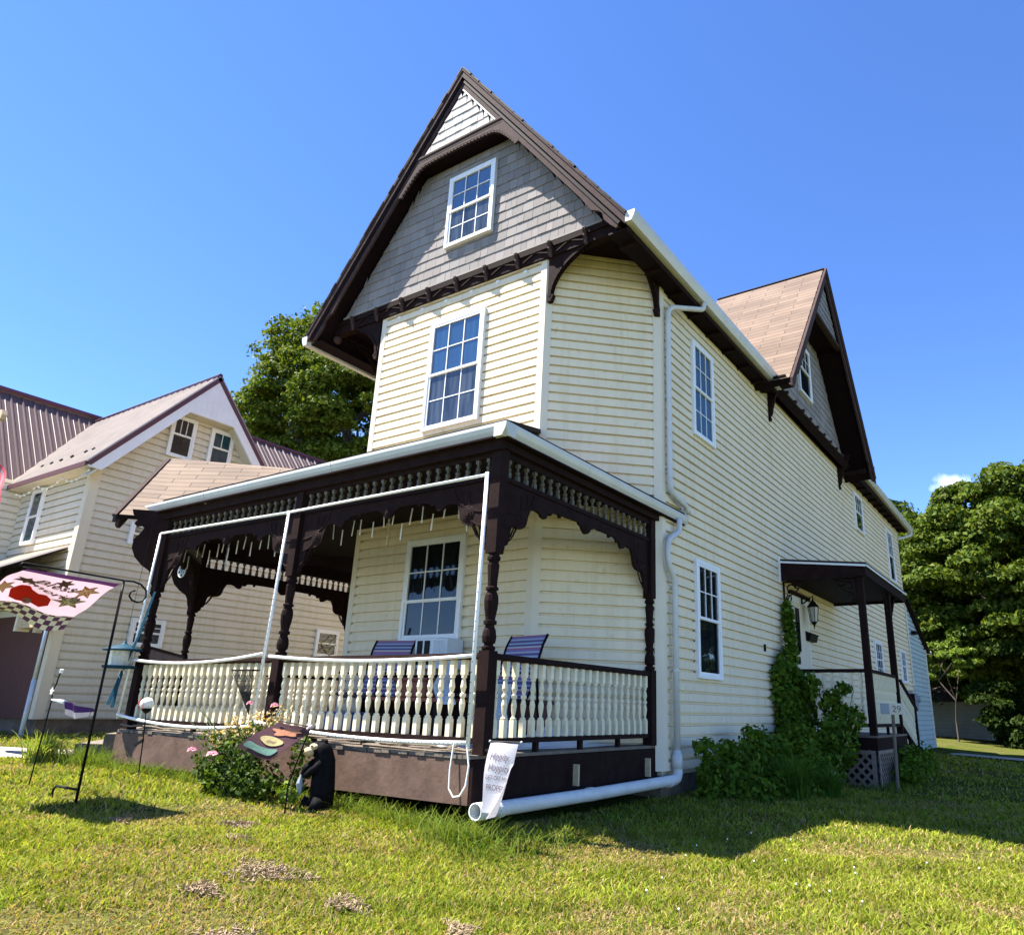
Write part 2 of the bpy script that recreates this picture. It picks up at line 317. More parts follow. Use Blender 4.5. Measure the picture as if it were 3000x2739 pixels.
def text_verts(txt, size, align='CENTER', shear=0.0, extrude=0.0):
    cu = bpy.data.curves.new('t', 'FONT'); cu.body = txt; cu.size = size; cu.align_x = align; cu.shear = shear; cu.extrude = extrude
    o = bpy.data.objects.new('t', cu); COL.objects.link(o); bpy.context.view_layer.update()
    me = bpy.data.meshes.new_from_object(o.evaluated_get(bpy.context.evaluated_depsgraph_get()))
    V = [tuple(v.co) for v in me.vertices]; F = [tuple(p.vertices) for p in me.polygons]
    bpy.data.objects.remove(o); bpy.data.curves.remove(cu); bpy.data.meshes.remove(me)
    return V, F
# ------------------------------------------------------------------ ground
GX = [-60, -10.5, -7, -5, -2.6, -1.6, 0, 1.5, 4, 60]; GZ = [-.05, -.05, -.08, -.13, -.16, -.20, -.27, -.37, -.40, -.42]
def gz(x, y=0): return np.interp(x, GX, GZ)
# ------------------------------------------------------------------ siding
def siding(mb, O, u, n, ext, z0, z1, expo, out=.022, step=.8, seed=0):
    """lapped courses; ext(z)->(a,b) extent along u"""
    rg = random.Random(seed); O = Vector(O); u = Vector(u); n = Vector(n); z = z0
    while z < z1-1e-4:
        zt = min(z+expo, z1); a0, b0 = ext(z); a1, b1 = ext(zt)
        if b0-a0 < .02: z = zt; continue
        if b1 < a1: a1 = b1 = (a1+b1)/2
        k = max(1, int((b0-a0)/step)); rows = []
        for i in range(k+1):
            t = i/k; w = rg.uniform(-.0012, .0012); dz = rg.uniform(-.0012, .0012)
            rows.append((O+u*(a0+(b0-a0)*t)+Z_*(z+dz)+n*(out+w), O+u*(a1+(b1-a1)*t)+Z_*(zt+dz)+n*(-.014+w), O+u*(a0+(b0-a0)*t)+Z_*(z+dz)+n*(-.014)))
        for i in range(k):
            p, q = rows[i], rows[i+1]
            # dutch-lap profile: flat face then cove
            H_ = zt-z; m1 = p[0].lerp(p[1], .74); m2 = q[0].lerp(q[1], .74); m1 = m1+n*((p[0]-m1).dot(n)-.0015); m2 = m2+n*((q[0]-m2).dot(n)-.0015); k1 = m1-n*.034+Z_*H_*.06; k2 = m2-n*.034+Z_*H_*.06
            if u.cross(Z_).dot(n) > 0:
                mb.quad(p[0], q[0], m2, m1); mb.quad(m1, m2, k2, k1); mb.quad(k1, k2, q[1], p[1]); mb.quad(p[2], q[2], q[0], p[0])
            else:
                mb.quad(q[0], p[0], m1, m2); mb.quad(m2, m1, k1, k2); mb.quad(k2, k1, p[1], q[1]); mb.quad(q[2], p[2], p[0], q[0])
        for _ in range(int((b0-a0)/4.2+rg.random())):
            sx = rg.uniform(a0+.2, b0-.2) if b0-a0 > .6 else None
            if sx and a1 < sx < b1: mb.lbox(O, u, Z_, n, sx, sx+.0035, z+.002, z+(zt-z)*.72, out-.004, out+.0022)
        for (p, fl) in ((rows[0], 0), (rows[-1], 1)):
            mb.face([p[0], p[1], p[2]] if fl == 0 else [p[2], p[1], p[0]])
        z = zt
def window(parent, O, u, n, w, h, glass=('glass', 'glass'), grid=(3, 2), meet=.5, fr=.047, label=None, lowgrid=True, frame='white', lowrows=None, name='window'):
    """O = lower-left corner seen from outside, u to the right, n outward"""
    O = Vector(O); u = Vector(u); n = Vector(n)
    b = MB(); F = (O, u, Z_, n)
    b.lbox(*F, 0, fr, 0, h, .0, .055); b.lbox(*F, w-fr, w, 0, h, .0, .055); b.lbox(*F, fr, w-fr, h-fr, h, .0, .055); b.lbox(*F, fr, w-fr, 0, fr*.9, .0, .06)
    wo_ = b.build(name, M[frame], parent, origin=O+u*(w/2), bevel=.004)
    if label: wo_['label'] = label
    hm = fr+(h-2*fr)*meet; i0, i1 = fr, w-fr
    for k, (z0, z1, dep) in enumerate(((fr*.9, hm+.012, .042), (hm-.012, h-fr, .052))):
        s_ = MB(); t = .030
        s_.lbox(*F, i0, i0+t, z0, z1, .01, dep); s_.lbox(*F, i1-t, i1, z0, z1, .01, dep); s_.lbox(*F, i0+t, i1-t, z0, z0+t, .01, dep-.001); s_.lbox(*F, i0+t, i1-t, z1-t, z1, .01, dep-.001)
        if k == 1 or lowgrid:
            gw = .0065
            for c in range(1, grid[0]):
                x = i0+t+(i1-i0-2*t)*c/grid[0]; s_.lbox(*F, x-gw, x+gw, z0+t, z1-t, dep-.018, dep-.008)
            nr = grid[1] if (k == 1 or lowrows is None) else lowrows
            for r_ in range(1, nr):
                zz = z0+t+(z1-z0-2*t)*r_/nr; s_.lbox(*F, i0+t, i1-t, zz-gw, zz+gw, dep-.019, dep-.009)
        so = s_.build('sash', M[frame], wo_)
        g = MB(); g.lbox(*F, i0+t*.8, i1-t*.8, z0+t*.8, z1-t*.8, max(.024, dep-.030), max(.027, dep-.020))
        g.build('pane', M[glass[k]], wo_)
    return wo_
# shake wall from individual shakes
def shakes(name, O, u, n, ext, z0, z1, expo, parent, seed=3, base=(.245, .220, .205), label=None):
    rg = random.Random(seed); O = Vector(O); u = Vector(u); n = Vector(n); V = []; Q = []; T = []; z = z0; row = 0
    while z < z1:
        a, b = ext(z); zt = min(z+expo, z1+.02)
        if b-a < .05: break
        a1, b1 = ext(zt)
        x = a-rg.uniform(0, .1)
        while x < b:
            w = rg.uniform(.09, .19); x0, x1 = max(x, a)+.002, min(x+w, b)-.002
            if x1 > x0+.004:
                o0 = .018+rg.uniform(-.002, .003); o1 = .009; dz = rg.uniform(-.004, .006)
                t0, t1 = (max(x0, min(a1, x1)), min(x1, max(b1, x0))) if b1 > a1 else ((x0+x1)/2, (x0+x1)/2)
                if t1 < t0: t1 = t0
                P = [O+u*x0+Z_*(z+dz)+n*o0, O+u*x1+Z_*(z+dz)+n*o0, O+u*t1+Z_*zt+n*o1, O+u*t0+Z_*zt+n*o1]
                P += [p-n*(.02 if k < 2 else .003) for k, p in enumerate(P)]
                i = len(V); V += [tuple(p) for p in P]; Q += [(i, i+1, i+2, i+3), (i+4, i+5, i+1, i), (i, i+3, i+7, i+4), (i+1, i+5, i+6, i+2)]
                c = rg.uniform(.86, 1.12); T += [(base[0]*c*rg.uniform(.97, 1.03), base[1]*c, base[2]*c)]*8
            x += w
        z = zt; row += 1
    if u.cross(Z_).dot(n) < 0: Q = [q[::-1] for q in Q]
    V = np.array(V); og = V.mean(0); og[2] = V[:, 2].min()
    o = npmesh(name, V, Q, np.array(T), M['shake'], parent, origin=tuple(og))
    if label: o['label'] = label
    return o
def gutter(parent, A, B, outn, h=.12, d=.12, name='gutter', m='gutter'):
    """K-style gutter from A to B (top outer edge), outn outward"""
    A = Vector(A); B = Vector(B); n = Vector(outn); L = (B-A).length; u = (B-A)/L; b = MB()
    poly = [(0, 0), (-.012, 0), (-.012, -.02), (-.02, -h*.45), (-.05, -h+.008), (-d+.01, -h+.008), (-d+.01, 0), (-d, 0), (-d, -h), (-.045, -h), (-.012, -h*.55), (0, -.028)]
    # poly in (n, z) coordinates
    b.prism(A, n, Z_, u, [(p[0], p[1]) for p in poly], 0, L)
    k = max(1, int(L/2.6))
    for i in range(1, k+1):
        s = L*i/(k+.6); b.prism(A, n, Z_, u, [(p[0]+(.003 if p[0] > -.06 else -.003), p[1]-.003) for p in poly], s, s+.03)
    b.prism(A, n, Z_, u, [(0, 0), (-d, 0), (-d, -h), (-.045, -h), (-.012, -h*.55), (0, -.028)], -.002, 0); b.prism(A, n, Z_, u, [(0, 0), (-d, 0), (-d, -h), (-.045, -h), (-.012, -h*.55), (0, -.028)], L, L+.002)
    return b.build(name, M[m], parent)
# ================================================================== MAIN HOUSE
house = thing('house', (-2.49, 0, gz(-2.49)), 'tall cream clapboard house with steep dark brown gables and wraparound front porch', 'house')
XL, BX0, BX1, BY = -4.974, -3.937, -1.037, -.987
ZW = 5.9; YF = 15.2; CXM = -2.487
c45 = 1/math.sqrt(2)
def wall_part(fn, label=None, name='wall', m='siding', parent=None):
    b = MB(); fn(b); o = b.build(name, M[m], parent or house)
    if label: o['label'] = label
    return o
wall_part(lambda b: (siding(b, (BX0, BY, 0), X_, -Y_, lambda z: (.06, 2.84), .27, ZW, .1165, seed=1)))
cl = math.hypot(1.037, .987); cu = Vector((1.037, .987, 0)).normalized(); cn = Vector((cu.y, -cu.x, 0))
wall_part(lambda b: siding(b, (BX1, BY, 0), cu, cn, lambda z: (.06, cl-.07), .27, 6.05, .1165, seed=2))
cu2 = Vector((1.037, -.987, 0)).normalized(); cn2 = Vector((cu2.y, -cu2.x, 0))
wall_part(lambda b: siding(b, (XL, 0, 0), cu2, cn2, lambda z: (.06, cl-.06), .27, 6.05, .1165, seed=3))
wall_part(lambda b: siding(b, (0, 0, 0), Y_, X_, lambda z: (.09, YF-.06), .0, 6.0, .1165, seed=4))
wall_part(lambda b: siding(b, (XL, 0, 0), Y_, -X_, lambda z: (.02, YF), .0, 6.0, .1165, seed=5, step=3))
# inner core so nothing is see-through
b = MB(); b.box(XL+.03, -.03, .03, YF-.03, -.05, 6.0)
b.prism((0, 0, 0), X_, Y_, Z_, [(XL+.05, .03), (BX0+.03, BY+.03), (BX1-.03, BY+.03), (-.05, .03)], .2, 6.0); b.build('wall_core', M['cboard'], house)
b = MB(); b.box(XL+.05, -.05, .05, YF-.05, -.7, -.06); b.build('foundation', M['stone'], house)
def cboard(x, y, d1, d2, z0, z1, w=.075, t=.026):
    """corner trim: two legs along directions d1,d2 (unit, from the corner along the walls)"""
    d1 = Vector(d1); d2 = Vector(d2); O = Vector((x, y, 0)); b = MB()
    for d, e in ((d1, d2), (d2, d1)):
        n = Vector((d.y, -d.x, 0));
        if n.dot(e) > 0: n = -n
        b.lbox(O, d, Z_, n, -.012, w, z0, z1, -.002 if d is d1 else -.0035, t if d is d1 else t-.0015)
    return b.build('corner_board', M['cboard'], house)
cboard(BX1, BY, (-1, 0, 0), cu, .27, 5.93); cboard(BX0, BY, (1, 0, 0), -cu2, .27, 5.93); cboard(0, 0, -cu, (0, 1, 0), .0, 5.93, w=.085); cboard(XL, 0, cu2, (0, 1, 0), .0, 6)
b = MB(); b.box(-.09, .026, YF-.03, YF+.02, 0, 6); b.box(-.002, .026, YF-.1, YF+.02, 0, 6); b.build('corner_board', M['cboard'], house)
# nail blocks / vinyl clips high on the front wall
for i in range(6):
    b = MB(); b.lbox((BX0+.3+i*.45, BY, 5.80-.0), X_, Z_, -Y_, 0, .05, 0, .035, .0, .032); b.build('soffit_clip', M['white'], house)
b = MB(); b.lbox((BX0, BY, 0), X_, Z_, -Y_, .07, 2.83, 5.865, 5.90, 0, .03); b.build('top_trim', M['cboard'], house)
# front windows
window(house, (-2.925, BY-.004, 3.93), X_, -Y_, .955, 1.567, ('glassc', 'glassb'), meet=.5, label='upstairs front window over the porch roof')
window(house, (-2.955, BY-.004, 1.285), X_, -Y_, .95, 1.212, ('glass', 'glass'), meet=.375, lowrows=1, label='front window under the porch with air conditioner')
GY = -1.038
window(house, (-2.770, GY-.012, 6.60), X_, -Y_, .848, 1.172, ('glassc', 'glassb'), meet=.5, label='attic window in the front gable')
# side windows (x=0 facing +x: u along +y)
for (y0, y1, z0, z1, g, lg, lb) in [(.846, 1.57, .963, 2.367, ('glass', 'glass'), False, 'ground floor side window beside the downspout'),
        (.878, 1.575, 4.007, 5.384, ('glasst', 'glasst'), True, 'upstairs side window beside the downspout'),
        (9.84, 10.63, 4.665, 5.59, ('glass', 'glass'), False, 'small upstairs window past the side gable'),
        (13.407, 14.17, 4.038, 5.469, ('glass', 'glass'), False, 'upstairs window near the back corner'),
        (10.59, 11.36, 1.40, 2.25, ('glass', 'glass'), True, 'small window behind the side porch'),
        (13.62, 14.30, 1.42, 2.28, ('glass', 'glass'), True, 'small low window near the back corner')]:
    window(house, (.004, y0, z0), Y_, X_, y1-y0, z1-z0, g, meet=.5, lowgrid=lg, label=lb, fr=.05)
# ---- gables
AP, EZ, SL = 9.44, 5.84, 1.307
def roofz(x): return AP-SL*abs(x-CXM)
def gext(off):
    def f(z):
        h = (AP-off-z)/SL; return (CXM-h, CXM+h)
    return f
fg = gext(.34)
shakes('gable_wall', (0, GY, 0), X_, -Y_, lambda z: (max(fg(z)[0], -4.85), min(fg(z)[1], -.12)), 6.11, 8.02, .150, house, seed=3)
shakes('gable_wall', (0, -1.280, 0), X_, -Y_, gext(.40), 8.19, 9.03, .150, house, seed=5, base=(.42, .39, .36), label='shingle panel in the gable peak with sunlight put into its pale tone')  # paler base than the wall below, sunlight painted into the shakes
b = MB(); b.prism((0, 0, 0), X_, Z_, Y_, [(-5.0, 6.11), (-.0, 6.11), (CXM+.05, 9.25), (CXM-.05, 9.25)], GY+.003, GY+.06)
b.prism((0, 0, 0), X_, Z_, Y_, [(-3.42, 8.16), (-1.56, 8.16), (CXM, 9.3)], -1.276, -1.20); b.build('gable_backing', M['soffit'], house)
M['gtrim'] = mat('taupe_trim', (.30, .27, .24), .8, .1, 6, spec=.1)
b = MB(); b.box(-4.78, -.2, GY-.035, GY-.003, 6.085, 6.112); b.build('gable_base_trim', M['gtrim'], house)
# frieze panel zone under gable wall with small brackets and carved zigzag
b = MB(); b.box(-4.96, -.014, -1.05, -.93, 5.88, 6.07); b.box(-4.97, 0.0, -1.075, -.9, 6.0, 6.07); b.build('frieze_board', M['brown'], house)
for i in range(9):
    x = -4.55+i*.515; b = MB()
    b.prism((x-.02, 0, 0), Y_, Z_, X_, [(-1.05, 6.06), (-1.125, 6.06), (-1.125, 6.02), (-1.10, 6.0), (-1.105, 5.96), (-1.08, 5.93), (-1.07, 5.88), (-1.05, 5.86)], 0, .045)
    b.ball((x+.002, -1.12, 6.035), .018, 6, 5); b.build('frieze_bracket', M['brownl'], house)
b = MB()
for i in range(8):
    x = -4.53+i*.515
    for (p, q) in (((x+.05, 5.90), (x+.25, 6.0)), ((x+.25, 6.0), (x+.46, 5.93))):
        d = Vector((q[0]-p[0], 0, q[1]-p[1])); L = d.length; d /= L; b.lbox((p[0], -1.05, p[1]), d, Vector((-d.z, 0, d.x)), -Y_, 0, L, -.008, .008, -.002, .02)
    b.ball((x+.25, -1.06, 6.0), .02, 6, 5)
b.build('frieze_carving', M['brown'], house)
# panel beam + scalloped verge arch
b = MB(); b.box(-3.30, -1.68, -1.30, -1.235, 8.10, 8.18); b.box(-3.3, -1.68, -1.31, -1.25, 8.165, 8.195)
b.build('verge_beam', M['brownl'], house)
def scallop_arch(b, y0, y1):
    pts = []
    low = []
    for i in range(13): t = i/12; low.append((-3.56+.50*t, 7.63+.41*math.sin(t*math.pi/2)))
    for i in range(1, 16): t = i/15; low.append((-3.06+1.15*t, 8.04+.018*math.sin(t*math.pi)))
    for i in range(1, 13): t = i/12; low.append((-1.91+.50*t, 8.04-.41*(1-math.cos(t*math.pi/2))))
    P = [(-1.41, 7.63), (-1.36, 7.66), (-1.70, 8.11), (-3.27, 8.11), (-3.61, 7.66)]
    b.prism((0, 0, 0), X_, Z_, Y_, low+P[1:], y0, y1)
    L = [0]
    for i in range(1, len(low)): L.append(L[-1]+math.dist(low[i], low[i-1]))
    n = int(L[-1]/.062)
    for k in range(n):
        s = L[-1]*(k+.5)/n; i = next(j for j in range(1, len(L)) if L[j] >= s); t = (s-L[i-1])/(L[i]-L[i-1])
        x = low[i-1][0]+(low[i][0]-low[i-1][0])*t; z = low[i-1][1]+(low[i][1]-low[i-1][1])*t
        b.lathe((x, y0+.002, z), Y_, [(0, .030), (y1-y0-.004, .030)], 10)
b = MB(); scallop_arch(b, -1.30, -1.262); b.build('scalloped_arch', M['brownl'], house)
b = MB(); b.box(-3.3, -1.67, -1.26, GY+.002, 8.07, 8.10); b.build('soffit', M['soffit'], house)
# main roof slabs
RY0, RY1 = -1.312, 15.6
def slope(name, pts, m, parent, uvo=None, th=.05, soff=True, eave=None):
    """pts: 3D polygon, thickness downwards; uv along eave direction and up-slope"""
    P = [Vector(p) for p in pts]; e = (P[1]-P[0]).normalized(); nn = (P[1]-P[0]).cross(P[2]-P[1]).normalized()
    if nn.z < 0: P = P[::-1]; nn = -nn
    v = nn.cross(e); O = Vector(pts[0]); b = MB()
    b.face(P, [((p-O).dot(e), (p-O).dot(v)) for p in P])
    Q = [p-nn*th for p in P]; b.cm = 1; b.face(Q[::-1]); k = len(P)
    for i in range(k): b.face([P[i], Q[i], Q[(i+1) % k], P[(i+1) % k]])
    return b.build(name, [M[m], M['soffit']], parent)
ex, exl = .266, -5.24
slope('roof', [(ex, RY0, EZ), (ex, RY1, EZ), (CXM, RY1, AP), (CXM, RY0, AP)], 'roof', house, th=.14)
slope('roof', [(exl, RY1, EZ), (exl, RY0, EZ), (CXM, RY0, AP), (CXM, RY1, AP)], 'roof', house, th=.14)
# shingle edges: thin irregular tabs proud of the rake
b = MB(); rg = random.Random(8)
for sgn in (1, -1):
    s = 0.0; L = math.hypot(2.753, 3.6); dx, dz = 2.753/L*sgn, -3.6/L
    while s < L-.02:
        w = min(.14, L-s); o = rg.uniform(.004, .014); P0 = Vector((CXM+dx*s, 0, AP+dz*s)); d = Vector((dx, 0, dz)); nn = Vector((-dz*sgn, 0, dx*sgn))
        b.lbox(P0, d, nn, Y_, 0, w, .001, .014+o, RY0-.028-o, RY0+.2); s += w
b.build('shingle_edge', M['soffit'], house)
def barge(parent, O, u, n, half, rise, depth=.33, crown=.12, name='barge_board', foot=True):
    """pair of rake boards in plane spanned by u,z at O (apex)"""
    O = Vector(O)
    for sg in (1, -1):
        b = MB(); k = rise/half
        xe = half*sg
        # lower board with shaped foot
        poly = [(0, -crown), (xe*.995, -crown-k*half*.995)]
        if foot:
            poly += [(xe*.985, -k*half-.02), (xe*.955, -k*half*.962-.26), (xe*.93, -k*half*.925-.33), (xe*.895, -k*half*.90-.31), (xe*.885, -k*half*.885-.26), (xe*.87, -k*half*.87-.27), (xe*.83, -k*half*.83-depth-.03), (xe*.77, -k*half*.77-depth)]
        else: poly += [(xe*.995, -k*half-depth*.6), (xe*.94, -k*half*.94-depth)]
        poly += [(0, -depth)]
        b.prism(O, u, Z_, n, poly, -.012, .022)
        o1 = b.build(name, M['brownl'], parent)
        b = MB(); b.prism(O, u, Z_, n, [(0, -.03), (xe*1.004, -k*half-.03), (xe*1.004, -k*half-crown-.02), (0, -crown-.02)], .0225, .055)
        b.prism(O, u, Z_, n, [(0, -.0), (xe*1.004, -k*half), (xe*1.004, -k*half-.03), (0, -.03)], .0225, .068)
        b.build('rake_crown', M['brownl'], parent)
barge(house, (CXM, RY0+.035, AP-.012), X_, -Y_, 2.74, 2.74*SL)
# white aluminium edge strip along the right rake of the peak panel
b = MB(); d = Vector((1, 0, -SL)).normalized(); b.lbox((CXM+.01, -1.272, 9.07), d, Vector((-d.z, 0, d.x)), -Y_, 0, 1.12, -.008, .008, 0, .03); b.build('peak_trim', M['white'], house)
# rafter-tail soffit boards under side eaves
b = MB()
b.box(.0, .25, -1.25, 3.75, 5.70, 5.72); b.box(-.0, .25, 8.95, 15.5, 5.78, 5.80); b.box(exl+.02, XL, -1.25, 15.5, 5.70, 5.72)
b.box(.0, .04, .02, YF, 5.80, 5.92)
b.build('soffit', M['soffit'], house)
for (y, z) in [(-1.0+i*.6, 5.655) for i in range(8)]+[(9.1+i*.6, 5.735) for i in range(11)]:
    b = MB(); b.box(.01, .24, y, y+.05, z, z+.045); b.build('rafter_tail', M['brown'], house)
b = MB(); b.box(.245, .262, RY0+.05, 3.8, 5.66, 5.83); b.box(.245, .262, 8.95, 15.55, 5.75, 5.93); b.box(exl-.005, exl+.012, RY0+.05, 15.5, 5.72, 5.83); b.build('fascia', M['brown'], house)
gutter(house, (.385, -1.33, 5.86), (.385, 3.80, 5.845), X_, h=.13, d=.125)['label'] = 'long white gutter above the side wall'
gutter(house, (.385, 9.9, 6.02), (.385, 15.75, 5.93), X_, h=.13, d=.125)
gutter(house, (exl-.11, 8, 5.80), (exl-.11, -1.33, 5.82), -X_, h=.15, d=.125)
# corner overhang ceilings (above the canted bay corners) + arched brackets + pendant balls
for sgn, cx in ((1, 0.0), (-1, XL)):
    bx = BX1 if sgn > 0 else BX0
    b = MB(); b.prism((0, 0, 0), X_, Y_, Z_, [(cx, -1.05), (bx, -1.05), (bx, BY), (cx, .02)], 6.02, 6.06); b.build('soffit', M['soffit'], house)
    def arch(O, u, n, L, z0, z1, zt, name):
        b = MB(); low = [(0.0, z0)]
        for i in range(15):
            t = i/14; low.append((.05+(L-.07)*(1-math.cos(t*math.pi/2)), z0+.05+(z1-z0-.05)*math.sin(t*math.pi/2)))
        poly = low+[(L, zt), (0, zt)]
        b.prism(O, u, Z_, n, poly, -.02, .02)
        # raised rib following the arch
        for i in range(1, len(low)-1):
            p, q = low[i], low[i+1]; d = Vector(u)*(q[0]-p[0])+Z_*(q[1]-p[1]); l = d.length
            if l < 1e-4: continue
            d /= l; w = Vector(n).cross(d)
            if w.z < 0: w = -w
            b.lbox(Vector(O)+Vector(u)*p[0]+Z_*p[1], d, w, n, 0, l, .0, .035, -.034, .034)
        for i in range(24):
            t = (i+.5)/24; b.ball(Vector(O)+Vector(u)*(.05+(L-.07)*(1-math.cos(t*math.pi/2)))+Z_*(z0+.05+(z1-z0-.05)*math.sin(t*math.pi/2)-.012), .016, 6, 4)
        b.prism(O, u, Z_, n, [(0, z0-.02), (.05, z0-.02), (.09, z0+.06), (0, z0+.1)], -.03, .03)
        return b.build(name, M['brown'], house)
    arch((bx+.045*sgn, -1.0, 0), (sgn, 0, 0), (0, -1, 0), 1.037-.05, 5.28, 5.93, 6.02, 'corner_arch')
    arch((cx, -.03, 0), (0, -1, 0), (sgn, 0, 0), .93, 5.28, 5.93, 6.02, 'corner_arch')
    b = MB(); b.lathe((cx, -.985, 6.02), -Z_, [(0, .06), (.05, .06), (.08, .03), (.11, .035), (.15, .062), (.19, .065), (.23, .045), (.25, .01)], 10); b.build('pendant', M['brownl'], house, smooth=True)
    b = MB(); b.box(min(cx, cx-.05*sgn), max(cx, cx-.05*sgn)+.0, -1.03, .0, 5.92, 6.02); b.build('corner_beam', M['brown'], house)
# ---- side cross gable
GC, GH, GZ2, GE = 6.3, 2.98, 9.39, 5.68
k2 = (GZ2-GE)/GH; GX2 = .62
slope('roof', [(GX2, GC-GH, GE), (-1.7, GC-GH, GE), (-1.7, GC, GZ2), (GX2, GC, GZ2)], 'roof', house, th=.12)
slope('roof', [(-1.7, GC+GH, GE), (GX2, GC+GH, GE), (GX2, GC, GZ2), (-1.7, GC, GZ2)], 'roof', house, th=.12)
def gx2(off):
    def f(z):
        h = (GZ2-off-z)/k2; return (GC-h, GC+h)
    return f
f2 = gx2(.34)
shakes('gable_wall', (.10, 0, 0), Y_, X_, lambda z: (max(f2(z)[0], 3.9), min(f2(z)[1], 8.7)), 6.10, 8.0, .15, house, seed=11)
shakes('gable_wall', (.555, 0, 0), Y_, X_, gx2(.38), 8.02, 9.0, .15, house, seed=12, base=(.22, .21, .20))
b = MB(); b.prism((0, 0, 0), Y_, Z_, X_, [(3.85, 6.1), (8.75, 6.1), (GC+.05, 9.2), (GC-.05, 9.2)], .04, .097)
b.prism((0, 0, 0), Y_, Z_, X_, [(GC-1.12, 7.98), (GC+1.12, 7.98), (GC, 9.35)], .49, .552); b.build('gable_backing', M['soffit'], house)
b = MB(); b.box(.0, .085, 4.0, 8.65, 5.88, 6.07); b.build('frieze_board', M['brown'], house)
b = MB(); b.box(.1, .135, 4.0, 8.6, 6.08, 6.105); b.build('gable_base_trim', M['gtrim'], house)
for i in range(10):
    y = 4.15+i*.48; b = MB(); b.prism((0, y, 0), X_, Z_, Y_, [(.08, 6.06), (.20, 6.06), (.20, 6.02), (.16, 5.98), (.12, 5.95), (.11, 5.88), (.08, 5.86)], 0, .05); b.build('frieze_bracket', M['brownl'], house)
barge(house, (GX2-.01, GC, GZ2-.012), Y_, X_, GH, GH*k2)
b = MB(); b.box(.50, .60, GC-1.0, GC+1.0, 7.93, 8.0); b.build('verge_beam', M['brownl'], house)
b = MB(); b.box(.1, .5, GC-1.0, GC+1.0, 7.96, 7.985); b.build('soffit', M['soffit'], house)
window(house, (.112, 5.60, 6.46), Y_, X_, .80, 1.12, ('glass', 'glass'), lowgrid=False, label='attic window in the side gable')
for y in (4.03, 8.57):
    b = MB(); b.prism((0, y-.03, 0), X_, Z_, Y_, [(.02, 5.30), (.05, 5.28), (.07, 5.33), (.05, 5.37), (.09, 5.42), (.10, 5.5), (.16, 5.72), (.30, 5.98), (.30, 6.06), (.02, 6.06)], 0, .06)
    b.build('eave_bracket', M['brown'], house)
for y in (GC-GH+.25, GC+GH-.25):
    b = MB(); b.box(.0, .55, y-.25, y+.25, 5.72, 5.75); b.build('soffit', M['soffit'], house)
# ---- downspout on the side wall
def rtube(pts, r, n, parent, m, seg=12, smooth=True):
    P = [Vector(p) for p in pts]; out = [P[0]]
    for i in range(1, len(P)-1):
        a = (P[i-1]-P[i]); c = (P[i+1]-P[i]); q = min(.12, a.length*.45, c.length*.45); a = P[i]+a.normalized()*q; c = P[i]+c.normalized()*q
        for t in (0, .25, .5, .75, 1): out.append(a.lerp(P[i], t).lerp(P[i].lerp(c, t), t))
    out.append(P[-1]); b = MB(); b.tube(out, r, seg); return b.build(n, M[m], parent, smooth=smooth)
rtube([(.33, .66, 5.73), (.32, .655, 5.62), (.075, .10, 5.45), (.075, .10, 3.02), (.09, .50, 2.93), (.09, .56, 2.86)], .034, 'downspout', house, 'downs')
rtube([(.09, .30, 2.74), (.09, .30, 2.58), (.085, -.01, 2.42), (.085, -.01, 2.16), (.085, .17, 2.0), (.085, .17, .14)], .034, 'downspout', house, 'downs')['label'] = 'lower downspout with s-bend running to the drain pipe'
b = MB(); b.lathe((.085, .17, .02), Z_, [(0, .055), (.14, .055), (.14, .042), (.18, .042)], 14)
pts = [(.085, .17, .03), (.09, .17, -.02), (.095, .13, -.065), (.098, .06, -.08), (.09, -1.5, -.10), (.075, -2.93, -.105)]
b.tube([Vector(p) for p in pts], .052, 16, cap=False); b.lathe((.075, -2.90, -.1048), -Y_, [(0, .06), (.11, .06), (.11, .049), (.0, .047)], 16, False)
dp = b.build('drain_pipe', M['pvc'], house, smooth=True); dp['label'] = 'white round drain pipe along the bottom of the porch'
for y in (-.35, -1.65):
    b = MB(); b.box(-.02, .035, y, y+.02, -.03, .14); b.build('pipe_strap', M['woodl'], house)
rtube([(.33, 15.7, 5.84), (.33, 15.72, 5.72), (.1, 15.45, 5.6), (-.1, 15.25, 5.55)], .04, 'downspout', house, 'downs')
b = MB(); b.box(.02, .05, 3.19, 3.215, 1.44, 1.54); b.build('hook', M['black'], house)
# ---- blue-grey lean-to at the back
b = MB()
siding(b, (-.02, YF+.02, 0), Y_, X_, lambda z: (0, 2.78-max(0, (z-2.6))*2.45), -.25, 3.65, .13, seed=21)
b.build('wall', M['siding3'], house)['label'] = 'blue-grey sided lean-to at the back'
b = MB(); b.prism((0, 0, 0), Y_, Z_, X_, [(YF+.02, -.25), (YF+2.8, -.25), (YF+2.8, 2.6), (YF+.02, 3.7)], -3.0, -.05); b.build('wall_core', M['siding3'], house)
b = MB(); b.box(-3, -.1, YF, YF+2.7, -.7, -.252); b.build('foundation', M['stone'], house)
slope('roof', [(.12, YF+3.05, 2.52), (-3.1, YF+3.05, 2.52), (-3.1, YF+.02, 3.78), (.12, YF+.02, 3.78)], 'roof', house)
gutter(house, (.14, YF+3.1, 2.56), (-3.1, YF+3.1, 2.56), Y_, h=.1, d=.1)
b = MB(); b.box(-.02, .03, YF+2.76, YF+2.82, -.25, 2.6); b.build('corner_board', M['cboard'], house)
b = MB(); b.tube([(.04, YF-.1, 1.4), (.04, YF-.1, 3.6)], .02, 8); b.build('conduit', M['cboard'], house)
b = MB(); b.box(.03, .12, 14.1, 14.35, .85, 1.25); b.build('electric_box', M['alum'], house)
